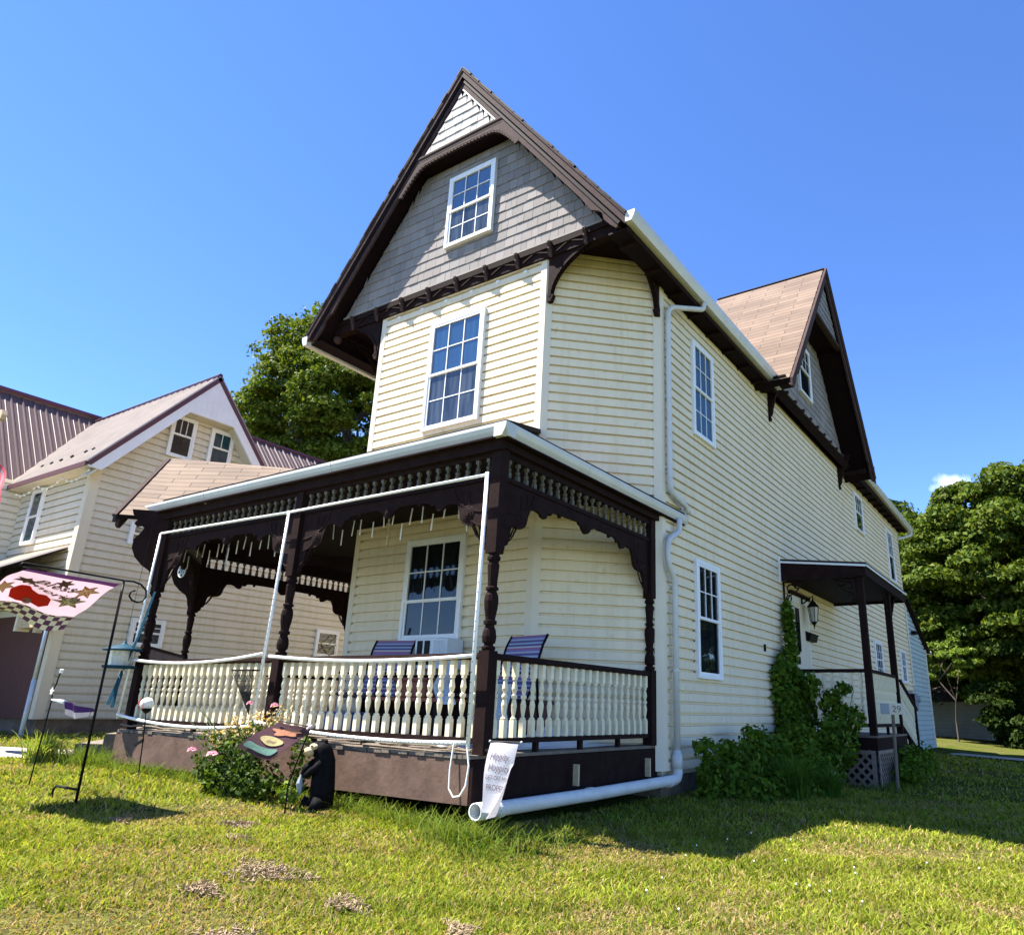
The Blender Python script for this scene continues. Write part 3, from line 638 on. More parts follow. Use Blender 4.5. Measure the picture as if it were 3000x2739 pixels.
b = MB(); b.box(.03, .16, 14.6, 14.85, .75, 1.2); b.lathe((.16, 14.72, 1.05), X_, [(0, .09), (.07, .09), (.08, .05)], 12)
b.build('electric_meter', M['alum'], house)
b = MB(); b.box(.02, .14, YF+.55, YF+.8, 2.85, 2.95); b.build('wall_light', M['black'], house)
# ================================================================== FRONT PORCH (parts of the house)
DZ, PY, PX0, PX1 = .25, -2.90, -5.16, -.05
LP1, LP2 = Vector((-5.15, -2.80, 0)), Vector((-6.80, -1.42, 0))
b = MB()
poly = [(PX1, -.02), (PX1, PY), (PX0, PY), (-6.88, -1.36), (-6.88, 4.0), (XL, 4.0), (XL, -.02), (BX0, BY), (BX1, BY)]
rg = random.Random(4)
# deck boards run front to back, ragged front ends
x = PX0
while x < PX1-.02:
    w = rg.uniform(.085, .10); x2 = min(x+w, PX1+.0); b.box(x+.003, x2-.003, PY-.012-rg.uniform(.0, .022), -.03, DZ-.028+rg.uniform(0, .004), DZ); x += w
b.prism((0, 0, 0), X_, Y_, Z_, [(PX0-.01, PY), (-6.88, -1.36), (-6.88, 4.0), (PX0-.01, 4.0)], DZ-.028, DZ)
b.build('porch_deck', M['deck'], house)
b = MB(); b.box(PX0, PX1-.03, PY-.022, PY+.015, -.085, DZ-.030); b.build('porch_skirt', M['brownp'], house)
b = MB(); b.box(PX1-.029, PX1, PY-.018, -.03, -.075, DZ-.032); b.build('porch_skirt', M['brown'], house)['label'] = 'right side skirt board of the porch with shade put into its darker brown'  # darker than the front skirt, shade on this side painted in
b = MB(); d = (LP2-LP1).normalized(); b.lbox((PX0, PY+.03, 0), d, Z_, Vector((d.y, -d.x, 0)) if Vector((d.y, -d.x, 0)).y < 0 else -Vector((d.y, -d.x, 0)), 0, 2.2, -.09, DZ-.03, -.03, 0); b.build('porch_skirt', M['brownp'], house)
for i in range(3):  # steps at the angled corner
    b = MB(); nn = Vector((d.y, -d.x, 0)); nn = nn if nn.y < 0 else -nn
    b.lbox((PX0, PY+.03, 0), d, Z_, nn, .45, 1.75, -.12, DZ-.07-.11*i, .27*i, .27*(i+1)+.001*i); b.build('step', M['deck'], house)
# loose weathered lath / vine stems piled on the deck edge between rail and skirt
for i in range(16):
    x = rg.uniform(-2.4, -.5) if i < 12 else rg.uniform(-4.9, -3.6); L = rg.uniform(.5, 1.3); y = PY+rg.uniform(-.005, .11); z = DZ+.005+rg.uniform(0, .05)
    pts = [(x-L/2+L*k/6, y+rg.uniform(-.012, .012), z+rg.uniform(-.008, .008)) for k in range(7)]
    b = MB(); b.tube(pts, [rg.uniform(.006, .011) for _ in range(7)], 5); b.build('dried_stick', M['wood'], house)
# posts
def turned(b, x, y, z0, z1, sq=.052, seg=12, s=1.0):
    H = z1-z0; pr = [(0, .9), (.02, 1.05), (.04, 1.05), (.05, .7), (.07, .7), (.08, .98), (.14, 1.08), (.20, .95), (.24, .7), (.26, .7), (.265, 1.0), (.30, 1.0), (.305, .75),
        (.34, .78), (.42, 1.0), (.50, 1.1), (.56, 1.0), (.60, .72), (.61, .72), (.615, .98), (.64, .98), (.65, .72), (.70, .74), (.80, .86), (.88, .92), (.90, .75), (.92, .75), (.93, 1.02), (.96, 1.02), (.98, .8), (1, .8)]
    b.lathe((x, y, z0), Z_, [(h*H, r*sq*s) for h, r in pr], seg)
def post(x, y, ang=0, name='porch_post', ztop=2.74, label=None):
    b = MB(); c, s_ = math.cos(ang), math.sin(ang); u = Vector((c, s_, 0)); v = Vector((-s_, c, 0)); O = Vector((x, y, 0)); q = .052
    b.lbox(O, u, v, Z_, -q, q, -q, q, DZ, 1.0); turned(b, x, y, 1.0, 1.76); b.lbox(O, u, v, Z_, -q, q, -q, q, 1.76, ztop)
    o = b.build(name, M['brown'], house, origin=(x, y, DZ))
    if label: o['label'] = label
    return o
RP = Vector((-.075, -2.80, 0)); MP = Vector((-2.64, -2.80, 0)); BP = Vector((-.085, -.12, 0))
for p in (RP, MP, LP1, LP2, BP, Vector((-6.80, 1.4, 0))): post(p.x, p.y)
# railing with turned balusters
bm = MB(); q = .0215; Z0, Z1 = .365, .935
bm.box(-q, q, -q, q, Z0, Z0+.13); bm.box(-q, q, -q, q, Z1-.115, Z1)
bm.lathe((0, 0, Z0+.13), Z_, [(0, .021), (.006, .024), (.015, .024), (.02, .013), (.03, .012), (.07, .019), (.11, .024), (.15, .016), (.158, .013), (.162, .022), (.175, .024), (.188, .022), (.192, .013), (.20, .014), (.235, .024), (.27, .018), (.30, .013), (.305, .022), (.318, .022), (.325, .019)], 10)
BALV, BALF = bm.v, bm.f
balme = None
def rail(A, B, n, name='porch_railing', m='brown', step=None):
    global balme
    A = Vector(A); B = Vector(B); u = (B-A).normalized(); L = (B-A).length; v = Vector((-u.y, u.x, 0)); b = MB()
    b.prism(A+u*.05, v, Z_, u, [(-.032, .935), (.032, .935), (.036, .955), (.03, .985), (-.03, .985), (-.036, .955)], 0, L-.10)
    b.lbox(A, u, v, Z_, .05, L-.05, -.026, .026, Z0-.04, Z0)
    k = max(1, round(L/.9))
    for i in range(1, k+1):
        s = L*i/(k+1); b.lbox(A, u, v, Z_, s-.02, s+.02, -.02, .02, DZ, Z0-.04)
    ro = b.build(name, M[m], house, origin=(A+B)/2)
    for i in range(n):
        s = .05+(L-.10)*(i+.5)/n; p = A+u*s
        if balme is None:
            g = MB(); g.v = [(v_[0], v_[1], v_[2]-Z0) for v_ in BALV]; g.f = BALF; g.mi = [0]*len(BALF); g.uvs = [[(0, 0)]*len(f) for f in BALF]
            o = g.build('baluster', M['balus'], ro, origin=(0, 0, 0)); balme = o.data; o.location = Vector((p.x, p.y, Z0))-wp(ro); WP[o.name] = Vector((p.x, p.y, Z0))
        else: o = link('baluster', balme, ro, (p.x, p.y, Z0))
    return ro
rail(MP, RP, 21)['label'] = 'front railing between the middle and right posts'; rail(LP1, MP, 21)['label'] = 'front railing left of the middle post'
rail(RP, BP, 21)['label'] = 'right side railing'; rail(LP2, (-6.80, 1.4, 0), 14)
# ---- frieze of spindles and carved fretwork between posts
spme = None
def frieze(A, B, nsp, arch=1.0, name='spindle_frieze', zf=0.0, dropend=(1, 1), out=1):
    global spme
    A = Vector(A); B = Vector(B); u = (B-A).normalized(); L = (B-A).length; v = Vector((u.y, -u.x, 0))*out; b = MB()
    b.lbox(A, u, Z_, v, .05, L-.05, 2.585, 2.635, -.03, .03); b.lbox(A, u, Z_, v, .05, L-.05, 2.635, 2.76, -.045, .045); b.lbox(A, u, Z_, v, .05, L-.05, 2.385, 2.425, -.028, .028)
    ro = b.build(name, M['brown'], house, origin=(A+B)/2+Z_*2.38)
    for i in range(nsp):
        p = A+u*(.06+(L-.12)*(i+.5)/nsp)
        if spme is None:
            g = MB(); g.box(-.017, .017, -.017, .017, 0, .05); g.lathe((0, 0, .05), Z_, [(0, .012), (.015, .02), (.035, .022), (.05, .012), (.07, .012), (.08, .019)], 8); g.box(-.017, .017, -.017, .017, .128, .16)
            o = g.build('frieze_spindle', M['spin'], ro, origin=(0, 0, 0)); spme = o.data; o.location = Vector((p.x, p.y, 2.425))-wp(ro)
        else: link('frieze_spindle', spme, ro, (p.x, p.y, 2.425))
    # fret board with scalloped corner brackets
    b = MB()
    def half(sg):
        w = min(L*.5, 1.30); P = [(0.05, 2.385), (0.05, 1.80)]
        # foot drops down the post
        ft = [(.062, 1.78), (.085, 1.80), (.09, 1.84), (.075, 1.87), (.09, 1.90), (.115, 1.92), (.118, 1.96), (.10, 1.985), (.115, 2.02), (.135, 2.055), (.135, 2.09), (.155, 2.10), (.175, 2.085), (.20, 2.08), (.235, 2.09), (.262, 2.115), (.275, 2.15), (.27, 2.185), (.285, 2.21),
              (.31, 2.225), (.36, 2.235), (.40, 2.225), (.42, 2.20), (.45, 2.19), (.475, 2.205), (.485, 2.235), (.505, 2.255), (.53, 2.24), (.555, 2.25), (.57, 2.275), (.66, 2.285), (.72, 2.285), (.735, 2.265), (.76, 2.255), (.785, 2.265), (.80, 2.288)]
        return P, ft
    P, ft = half(1); ft = [(.05+(x_-.05)*(1.5 if x_ < .45 else 1.5-(x_-.45)*1.0), z_-(.06 if z_ > 1.9 and x_ < .3 else 0)) for x_, z_ in ft]; ft = [p_ for k_, p_ in enumerate(ft) if k_ == 0 or p_[0] > max(q_[0] for q_ in ft[:k_])]; poly = [(.05, 2.383)]+ft; mid = L/2
    lower = list(ft)
    xr = [p for p in ft if p[0] < mid-.16]
    lowR = [(L-x, z) for x, z in xr][::-1]
    cm = [(mid-.14, 2.29), (mid-.12, 2.27), (mid-.085, 2.262), (mid-.07, 2.235), (mid-.04, 2.212), (mid, 2.205), (mid+.04, 2.212), (mid+.07, 2.235), (mid+.085, 2.262), (mid+.12, 2.27), (mid+.14, 2.29)]
    if not dropend[0]: xr = [(.05, 2.30)]
    if not dropend[1]: lowR = [(L-.05, 2.30)]
    low = xr+cm+lowR
    # split into convex-ish strips for clean triangulation
    for i in range(len(low)-1):
        p, q = low[i], low[i+1]
        if q[0]-p[0] < 1e-4: continue
        b.prism(A, u, Z_, v, [p, q, (q[0], 2.384), (p[0], 2.384)], -.014, .014)
    for (cx, cz, r) in ([(.305, 2.125, .072)] if dropend[0] else [])+([(L-.305, 2.125, .072)] if dropend[1] else [])+[(mid, 2.255, .055)]:
        for rr, t in ((r, .020), (r*.72, .026), (r*.38, .034)):
            b.lathe(A+u*cx+Z_*cz-v*t, v, [(0, rr*.9), (.004, rr), (2*t-.004, rr), (2*t, rr*.9)], 14)
    for sg, x0 in ((1, .05), (-1, L-.05)):
        if not dropend[0 if sg > 0 else 1]: continue
        for k in range(3):
            pts = [A+u*(x0+sg*(.02+.42*math.sin(t)*(.55+.2*k)))+Z_*(1.86+.13*k+(.46-.11*k)*(1-math.cos(t))) for t in [i*math.pi/2/10 for i in range(11)]]
            b.tube([p+v*.014 for p in pts], .008, 5); b.tube([p-v*.014 for p in pts], .008, 5)
    b.build('fretwork', M['brown'], ro)
    return ro
frieze(MP, RP, 21); frieze(LP1, MP, 21); frieze(RP, BP, 21); frieze(LP2, LP1, 16, out=1); frieze(LP2, (-6.80, 1.4, 0), 24, out=-1)
# outward curved bracket on the angled corner posts
for p in (LP1, LP2):
    dd = (LP1-LP2).normalized() if p is LP1 else (LP2-LP1).normalized(); nn = Vector((-c45, -c45, 0)); b = MB()
    pr = [(.04, 1.70), (.07, 1.74), (.05, 1.80), (.08, 1.86), (.10, 1.95), (.13, 2.00), (.22, 2.06), (.31, 2.15), (.36, 2.26), (.36, 2.36), (.30, 2.44), (.27, 2.50), (.31, 2.53), (.36, 2.52), (.39, 2.55), (.36, 2.60), (.42, 2.66), (.44, 2.72), (.04, 2.72)]
    b.prism(p, nn, Z_, Vector((-nn.y, nn.x, 0)), pr, -.022, .022); b.build('curved_bracket', M['brown'], house)
# ---- porch roof
PK = .40; GZT = 2.83; GF = -2.944
def pz(y): return GZT+.02+PK*(y-GF)
slope('porch_roof', [(.07, GF+.02, pz(GF)), (-5.2, GF+.02, pz(GF)), (-5.0, -1.45, pz(-1.45)), (-4.6, -.94, pz(-.94)), (BX0, -.95, pz(-.95)), (-1.05, -.95, pz(-.95)), (-1.93, -.95, pz(-.95))][:6], 'roofp', house, th=.05)
slope('porch_roof', [(.07, .57, pz(GF)), (.07, GF+.02, pz(GF)), (-1.05, -1.80, pz(GF)+.4*1.12), (-1.05, -.95, pz(GF)+.4*1.12), (-.02, .02, pz(GF)+.036), (-.0, .57, pz(GF)+.03)], 'roofp', house, th=.05)
# angled corner gable of the porch
C0 = -4.2; A0 = Vector((-6.487, -2.287, 3.787)); T0 = Vector((-5.56, -3.21, 2.65)); ud = Vector((c45, c45, 0)); wd = Vector((c45, -c45, 0))
hwd = (T0-A0).dot(wd); TL = A0-wd*hwd; TL.z = T0.z
Bk = A0+ud*2.5
slope('porch_roof', [T0, T0+ud*.45, Vector((-5.12, -2.60, 2.72)), Vector((-4.55, -.95, 3.62)), Bk, A0], 'roofp', house, th=.05)
slope('porch_roof', [TL+ud*2.6, TL, A0, Bk], 'roofp', house, th=.05)
slope('porch_roof', [(-7.1, 4.0, 2.85), (-7.1, -1.3, 2.85), (-4.98, -.6, 3.6), (-4.98, 4.0, 3.6)], 'roofp', house, th=.05)
barge(house, A0-ud*.0, wd, -ud, hwd, A0.z-T0.z, depth=.22, crown=.08, foot=False)
b = MB(); b.prism(A0, wd, Z_, ud, [(-hwd*.95, -(A0.z-T0.z)*.97), (hwd*.95, -(A0.z-T0.z)*.97), (0, -.1)], .12, .15); b.build('porch_gable_board', M['brown'], house)
g1 = gutter(house, (.087, GF, GZT), (-5.60, GF, GZT-.01), -Y_, h=.12, d=.13); g1['label'] = 'front porch gutter'
g2_ = gutter(house, (.087, .57, GZT-.01), (.087, GF, GZT), X_, h=.12, d=.13); g2_['label'] = 'right side porch gutter'
for (x, y, z, ax) in ((.075, .10, 5.30, Z_), (.075, .10, 4.2, Z_), (.075, .10, 3.3, Z_), (.085, .17, 1.9, Z_), (.085, .17, 1.0, Z_)):
    b = MB(); b.lathe((x, y, z), ax, [(0, .037), (.03, .037)], 12); b.box(.0, .04, y-.045, y+.045, z, z+.022); b.build('pipe_band', M['downs'], house)
for y in (-.02, -1.5, -2.72):
    b = MB(); b.lathe((.095-.007*(-y), y, -.088-.007*(-y)), -Y_, [(0, .0565), (.07, .0565)], 16); b.build('pipe_coupling', M['pvc'], house)
b = MB(); b.box(-.01, .075, .50, .60, 2.83, 2.90); b.build('gutter_inlet', M['downs'], house)
# porch ceiling
b = MB(); b.prism((0, 0, 0), X_, Y_, Z_, [(.0, -.0), (0, PY+.02), (PX0, PY+.02), (-6.9, -1.3), (-6.9, 4), (XL, 4), (XL, 0), (BX0, BY), (BX1, BY)], 2.755, 2.775); b.build('porch_ceiling', M['soffit'], house)
b = MB(); b.box(-5.35, .0, -2.885, -2.84, 2.62, 2.80); b.build('porch_beam', M['brown'], house)
b = MB(); b.box(-.045, .0, -2.84, .0, 2.64, 2.80); b.build('porch_beam', M['brown'], house)
b = MB(); b.box(-5.5, -.05, -2.95, -2.82, 2.70, 2.715); b.box(-.04, .07, -2.9, .5, 2.70, 2.715); b.build('soffit', M['brown'], house)
# ================================================================== SIDE PORCH
SPX, SY0, SY1 = 1.2, 4.22, 6.25
b = MB(); b.prism((0, SY0-.06, 0), X_, Z_, Y_, [(.0, 2.96), (SPX+.13, 2.80), (SPX+.13, 2.765), (.0, 2.925)], 0, 3.2)
b.build('side_porch_roof', M['roof'], house)
b = MB(); b.prism((0, SY0-.07, 0), X_, Z_, Y_, [(.0, 2.925), (SPX+.135, 2.765), (SPX+.135, 2.735), (.0, 2.895)], 0, .02); b.lbox((SPX+.13, SY0-.07, 0), Y_, Z_, X_, 0, 3.2, 2.735, 2.765, 0, .01); b.build('drip_edge', M['white'], house)
b = MB(); b.prism((0, SY0-.06, 0), X_, Z_, Y_, [(.02, 2.893), (SPX+.115, 2.735), (SPX+.115, 2.60), (.02, 2.60)], 0, .03)
b.box(SPX+.085, SPX+.115, SY0-.03, 7.35, 2.60, 2.735); b.box(.02, SPX+.1, 7.32, 7.35, 2.60, 2.76); b.build('side_porch_fascia', M['brown'], house)
b = MB(); b.box(.02, SPX+.1, SY0-.02, 7.33, 2.64, 2.655); b.build('soffit', M['soffit'], house)
b = MB(); b.box(0.0, .03, SY0-.12, SY0-.07, 2.58, 2.98); b.build('flashing_trim', M['white'], house)
def spost(x, y, z0, z1, q=.048):
    b = MB(); b.box(x-q, x+q, y-q, y+q, z0, z1); return b.build('side_porch_post', M['brown'], house)
spost(SPX, SY0+.05, .33, 2.62); spost(SPX, 6.22, .33, 2.62); spost(SPX, 7.65, -.2, 1.0, .04)
b = MB(); b.lbox((SPX, 6.27, 2.15), Vector((0, .55, .48)).normalized(), Vector((0, -.48, .55)).normalized(), X_, 0, .72, -.025, .025, -.025, .025); b.build('knee_brace', M['brown'], house)
def scroll(O, u, s=1.0):
    b = MB(); O = Vector(O); u = Vector(u); v = u.cross(Z_)
    b.lbox(O, u, Z_, v, 0, .025*s, -.42*s, 0, -.012, .012); b.lbox(O, u, Z_, v, 0, .34*s, -.025*s, 0, -.012, .012)
    for (cx, cz, r, a0, a1) in ((.12, -.12, .075, 0, 5.2), (.24, -.09, .05, 1, 6), (.08, -.26, .05, -1, 4), (.05, -.36, .03, 0, 5)):
        b.tube([O+u*(cx+r*(1-.5*t)*math.cos(a0+(a1-a0)*t))*s+Z_*(cz+r*(1-.5*t)*math.sin(a0+(a1-a0)*t))*s for t in [i/16 for i in range(17)]], .012*s, 6)
    b.tube([O+u*.02*s+Z_*-.40*s, O+u*.09*s+Z_*-.24*s, O+u*.22*s+Z_*-.16*s, O+u*.32*s+Z_*-.02*s], .012*s, 6)
    return b.build('scroll_bracket', M['brown'], house)
scroll((.03, SY0, 2.60), X_); scroll((SPX-.05, SY0+.05, 2.60), -X_); scroll((SPX, SY0+.1, 2.60), Y_, .8); scroll((SPX, 6.16, 2.60), -Y_, .8)
DK = .33
b = MB(); b.box(.03, SPX+.05, SY0, 6.5, DK-.03, DK); b.build('side_porch_deck', M['deck'], house)
b = MB(); b.box(.03, SPX+.04, SY0+.01, SY0+.04, DK-.20, DK-.03); b.build('side_porch_skirt', M['brown'], house)
b = MB(); b.box(SPX+.015, SPX+.045, SY0+.04, 6.5, DK-.20, DK-.03); b.build('side_porch_skirt', M['brown'], house)
def srail(A, B, n, drop=0.0, flat=True):
    A = Vector(A); B = Vector(B); L = (B-A).length; u = (B-A)/L; v = Vector((-u.y, u.x, 0)).normalized(); w = u.cross(v); w = w if w.z > 0 else -w; b = MB()
    b.lbox(A, u, v, w, 0, L, -.03, .03, .87, .92); ro = b.build('side_porch_railing', M['brown'], house, origin=(A+B)/2)
    b = MB(); b.lbox(A, u, v, w, 0, L, -.025, .025, .11, .16); b.lbox(A, u, v, Z_, L*.5, L*.5+.04, -.02, .02, .0, .11); b.build('bottom_rail', M['brown'], ro)
    for i in range(n):
        p = A+u*(L*(i+.5)/n); g = MB(); p = Vector((p.x, p.y, p.z))
        g.lbox(p, u, v, Z_, -.02, .02, -.02, .02, .16, .32); g.lathe(p+Z_*.32, Z_, [(0, .014), (.03, .02), (.10, .015), (.13, .013), (.14, .02), (.16, .02), (.17, .013), (.2, .015), (.28, .02), (.30, .014), (.33, .014)], 8); g.lbox(p, u, v, Z_, -.02, .02, -.02, .02, .65, .875)
        g.build('baluster', M['balus'], ro)
srail((.06, SY0+.05, DK), (SPX-.05, SY0+.05, DK), 8); srail((SPX, SY0+.11, DK), (SPX, 6.15, DK), 20); srail((SPX, 6.3, DK), (SPX, 7.62, DK-.45), 12)
def lattice(O, u, n, L, z0, z1, m='wood', name='lattice_panel'):
    O = Vector(O); u = Vector(u); n = Vector(n); b = MB(); H = z1-z0; s = .135; w = .019
    for sg in (1, -1):
        k = -int(H/s)-1
        while k*s < L+H:
            # line from (k*s, 0) rising at 45deg * sg, clipped
            pts = []
            a = k*s
            if sg > 0: t0, t1 = max(0, -a), min(H, L-a); p0, p1 = (a+t0, t0), (a+t1, t1)
            else: t0, t1 = max(0, a-L), min(H, a); p0, p1 = (a-t0, t0), (a-t1, t1)
            if t1-t0 > .03:
                d = (u*(p1[0]-p0[0])+Z_*(p1[1]-p0[1])); l = d.length; d /= l; ww = n.cross(d)
                b.lbox(O+u*p0[0]+Z_*(z0+p0[1]), d, ww, n, 0, l, -w, w, (.0 if sg > 0 else .009), (.008 if sg > 0 else .017))
            k += 1
    b.lbox(O, u, Z_, n, -.01, .05, z0, z1, .0175, .03); b.lbox(O, u, Z_, n, L-.05, L+.01, z0, z1, .0175, .03); b.lbox(O, u, Z_, n, .05, L-.05, z1-.05, z1, .0175, .03)
    return b.build(name, M[m], house)
M['latt'] = mat('faded_brown_lattice', (.20, .15, .12), .7, .3, 9)
lattice((.05, SY0+.02, 0), X_, -Y_, 1.15, -.42, .13, 'latt'); lattice((SPX+.02, SY0+.04, 0), Y_, X_, 1.25, -.42, .13, 'latt')
b = MB(); b.box(.1, SPX-.06, SY0+.3, 6.3, -.5, .1); b.build('underside_shade_block', M['black'], house)  # black block added in place of the shade under the deck
for i in range(3):
    b = MB(); b.box(.15, SPX-.03, 6.5+.28*i, 6.79+.28*i, -.4, DK-.05-.18*(i+1)); b.build('step', M['deck'], house)
# door, frame
dr = MB(); dr.lbox((0.0, 4.52, .33), Y_, Z_, X_, 0, .98, 0, 2.12, 0, .045); fr_ = dr.build('door', M['white'], house)
b = MB(); b.lbox((.0, 4.60, .35), Y_, Z_, X_, 0, .80, 0, 2.0, .046, .06); b.build('storm_panel', M['cboard'], fr_)
b = MB(); b.lbox((.0, 4.66, 1.55), Y_, Z_, X_, 0, .22, 0, .70, .061, .066); b.build('door_glass', M['glass'], fr_)
b = MB(); b.lbox((.0, 4.66, 1.35), Y_, Z_, X_, 0, .03, 0, .1, .061, .1); b.build('door_handle', M['black'], fr_)
b = MB(); b.lbox((.0, 4.46, 2.45), Y_, Z_, X_, 0, 1.08, 0, .06, 0, .08); b.build('door_lintel', M['brown'], house)
# wall lantern
b = MB(); b.box(.022, .05, 5.08, 5.18, 2.12, 2.50); b.tube([(.05, 5.13, 2.36), (.12, 5.13, 2.40), (.17, 5.13, 2.44), (.20, 5.13, 2.47)], .012, 6)
LX, LY = .22, 5.16
b.lathe((LX, LY, 2.30), Z_, [(0, .105), (.015, .105), (.05, .07), (.09, .045), (.10, .03), (.13, .012), (.17, .012), (.18, .018), (.2, .002)], 6)
b.lathe((LX, LY, 2.06), Z_, [(0, .06), (-.02, .045), (-.05, .02), (-.08, .012), (-.12, .004)][::-1], 6)
for k in range(6):
    a = k*math.pi/3; b.tube([(LX+.058*math.cos(a), LY+.058*math.sin(a), 2.06), (LX+.088*math.cos(a), LY+.088*math.sin(a), 2.30)], .006, 5)
ln = b.build('wall_lantern', M['black'], house); b = MB(); b.lathe((LX, LY, 2.062), Z_, [(0, .052), (.235, .082)], 6); b.build('lantern_glass', M['clear'], ln)
# mailbox and hanging house number 29
mb_ = thing('wall_mailbox', (.03, 5.35, 1.76), 'black metal mailbox mounted beside the side door', 'mailbox')
b = MB(); b.prism((.024, 5.18, 0), X_, Z_, Y_, [(0, 1.76), (.10, 1.76), (.13, 1.88), (.0, 1.93)], 0, .42); b.build('box_body', M['black'], mb_)
b = MB(); b.prism((.024, 5.17, 0), X_, Z_, Y_, [(0, 1.935), (.145, 1.875), (.145, 1.86), (0, 1.92)], 0, .44); b.build('lid', M['black'], mb_)
V, F = text_verts('29', .13, extrude=.006)
b = MB(); b.mesh([Vector((.045, 5.24, 2.03))+Y_*x+Z_*y+X_*z for x, y, z in V], F)
tag(b.build('house_number', M['black'], None), 'black iron house number 29 hanging above the mailbox', 'house number')
b = MB(); b.tube([(.045, 5.24, 2.03), (.045, 5.24, 1.93)], .006, 5); b.build('hanger', M['black'], bpy.data.objects['house_number'])
# ================================================================== NEIGHBOUR HOUSE
NX = -10.5; NY0 = -1.62; NA = 6.9; NYC = .116; NS = 1.21
nb = thing('neighbor_house', (NX-3, 2, -.05), 'tan sided neighboring house with brown metal roofs and white gable trim', 'house')
def nwall(fn, label=None, m='siding2', name='wall'):
    b = MB(); fn(b); o = b.build(name, M[m], nb)
    if label: o['label'] = label
    return o
def next_(z):
    if z < 4.45: return (NY0+.03, 6.6)
    h = (NA-.32-z)/NS; return (NYC-h, NYC+h)
nwall(lambda b: siding(b, (NX, 0, 0), Y_, X_, next_, .22, 6.25, .135, seed=31, step=1.2))
nwall(lambda b: siding(b, (-13.35, NY0, 0), X_, -Y_, lambda z: (0, 2.80), 1.9, 4.5, .135, seed=32))
nwall(lambda b: siding(b, (-13.35, -6, 0), Y_, X_, lambda z: (0, 4.38), .2, 4.6, .135, seed=33, step=1.5))
b = MB(); b.box(-13.34, NX-.03, NY0+.03, 6.6, .2, 4.5); b.prism((0, 0, 0), Y_, Z_, X_, [(NYC-1.75, 4.45), (NYC+1.75, 4.45), (NYC+.1, 6.5), (NYC-.1, 6.5)], NX-1, NX-.03); b.box(-17.5, -13.39, -6, 9, .0, 4.6); b.build('wall_core', M['siding2'], nb)
b = MB(); b.box(NX-.04, NX+.045, NY0-.045, NY0+.12, .2, 4.45); b.box(NX-.12, NX-.04, NY0-.043, NY0+.02, .2, 4.45); b.build('corner_board', M['cboard'], nb)
b = MB(); b.box(-17.4, NX-.04, NY0+.05, 6.6, -.6, .215); b.build('foundation', M['stone'], nb)
b = MB(); b.box(-13.3, NX-.105, NY0-.05, NY0-.005, .2, 1.9)
b.build('board_wall', M['maroon'], nb)['label'] = 'dark maroon lower front wall'
b = MB(); b.box(-17, NX-.06, NY0-.03, NY0-.01, 1.86, 2.02); b.build('band_board', M['white'], nb)
# metal roofs with standing ribs
def ribbed(name, O, e, s, Le, Ls, clip=None, m='metalroof', pitch=.23, parent=nb, under='siding2'):
    """O eave corner; e along eave, s up-slope (unit); clip(a)->(s0,s1) range along slope at eave coord a"""
    O = Vector(O); e = Vector(e).normalized(); s = Vector(s).normalized(); n = e.cross(s)
    if n.z < 0: n = -n
    b = MB(); k = max(1, int(Le/pitch))
    for i in range(k):
        a0, a1 = Le*i/k, Le*(i+1)/k
        c0 = clip(a0) if clip else (0, Ls); c1 = clip(a1) if clip else (0, Ls)
        if max(c0[1]-c0[0], c1[1]-c1[0]) < .02: continue
        c0 = (c0[0], max(c0[0]+.001, c0[1])); c1 = (c1[0], max(c1[0]+.001, c1[1]))
        P = [O+e*a0+s*c0[0], O+e*a1+s*c1[0], O+e*a1+s*c1[1], O+e*a0+s*c0[1]]
        fl = e.cross(s).dot(n) > 0
        b.face(P if fl else P[::-1]); b.face([p-n*.03 for p in (P[::-1] if fl else P)])
        for (aa, ww, hh) in ((a0, .018, .028), ((a0+a1)/2, .01, .008)):
            c = clip(aa) if clip else (0, Ls)
            if c[1]-c[0] > .05: b.prism(O+e*aa+s*c[0], e, n, s, [(-ww*1.5, .001), (-ww*.6, hh), (ww*.6, hh), (ww*1.5, .001)], 0, c[1]-c[0])
    return b.build(name, M[m], parent)
hz = 1/math.hypot(1, NS)
RX1 = NX+.35
EY, EZn = NYC-2.02, NA-2.02*NS
Lsl = 2.02*math.hypot(1, NS)
ribbed('metal_roof', (RX1, EY, EZn), (-1, 0, 0), (0, 1, NS), 5.3, Lsl, m='metalroofl', clip=lambda a: (min(Lsl, max(0, (a-3.3)/2.0*Lsl)), Lsl))
ribbed('metal_roof', (RX1, NYC+2.02, EZn), (-1, 0, 0), (0, -1, NS), 5.3, Lsl, m='metalroofl')
# main roof facing the camera side
MSX = (7.05-4.45)/2.1
ms = Vector((-2.1, 0, 2.6)); 
ribbed('metal_roof', (-13.45, -6.5, 4.45), (0, 1, 0), ms, 15, ms.length, pitch=.23)
ribbed('metal_roof', (-17.6, -6.5, 4.45), (0, 1, 0), Vector((2.1, 0, 2.6)), 15, ms.length, pitch=.5)
ribbed('metal_roof', (-10.9, NYC+1.6, 4.35), (0, 1, 0), Vector((-2.35, 0, 2.68)), 3.55, math.hypot(2.35, 2.68), pitch=.24)
b = MB(); b.tube([(-13.25, NYC+.2, 7.05), (-13.25, 5.32, 7.05)], .05, 6); b.build('ridge_cap', M['trimp'], nb)
b = MB(); b.tube([(-15.55, -6.5, 7.09), (-15.55, 8.5, 7.09)], .07, 6); b.build('ridge_cap', M['trimp'], nb)
b = MB(); b.tube([(RX1, NYC, NA+.03), (-15.6, NYC, NA+.03)], .05, 6); b.build('ridge_cap', M['trimp'], nb)
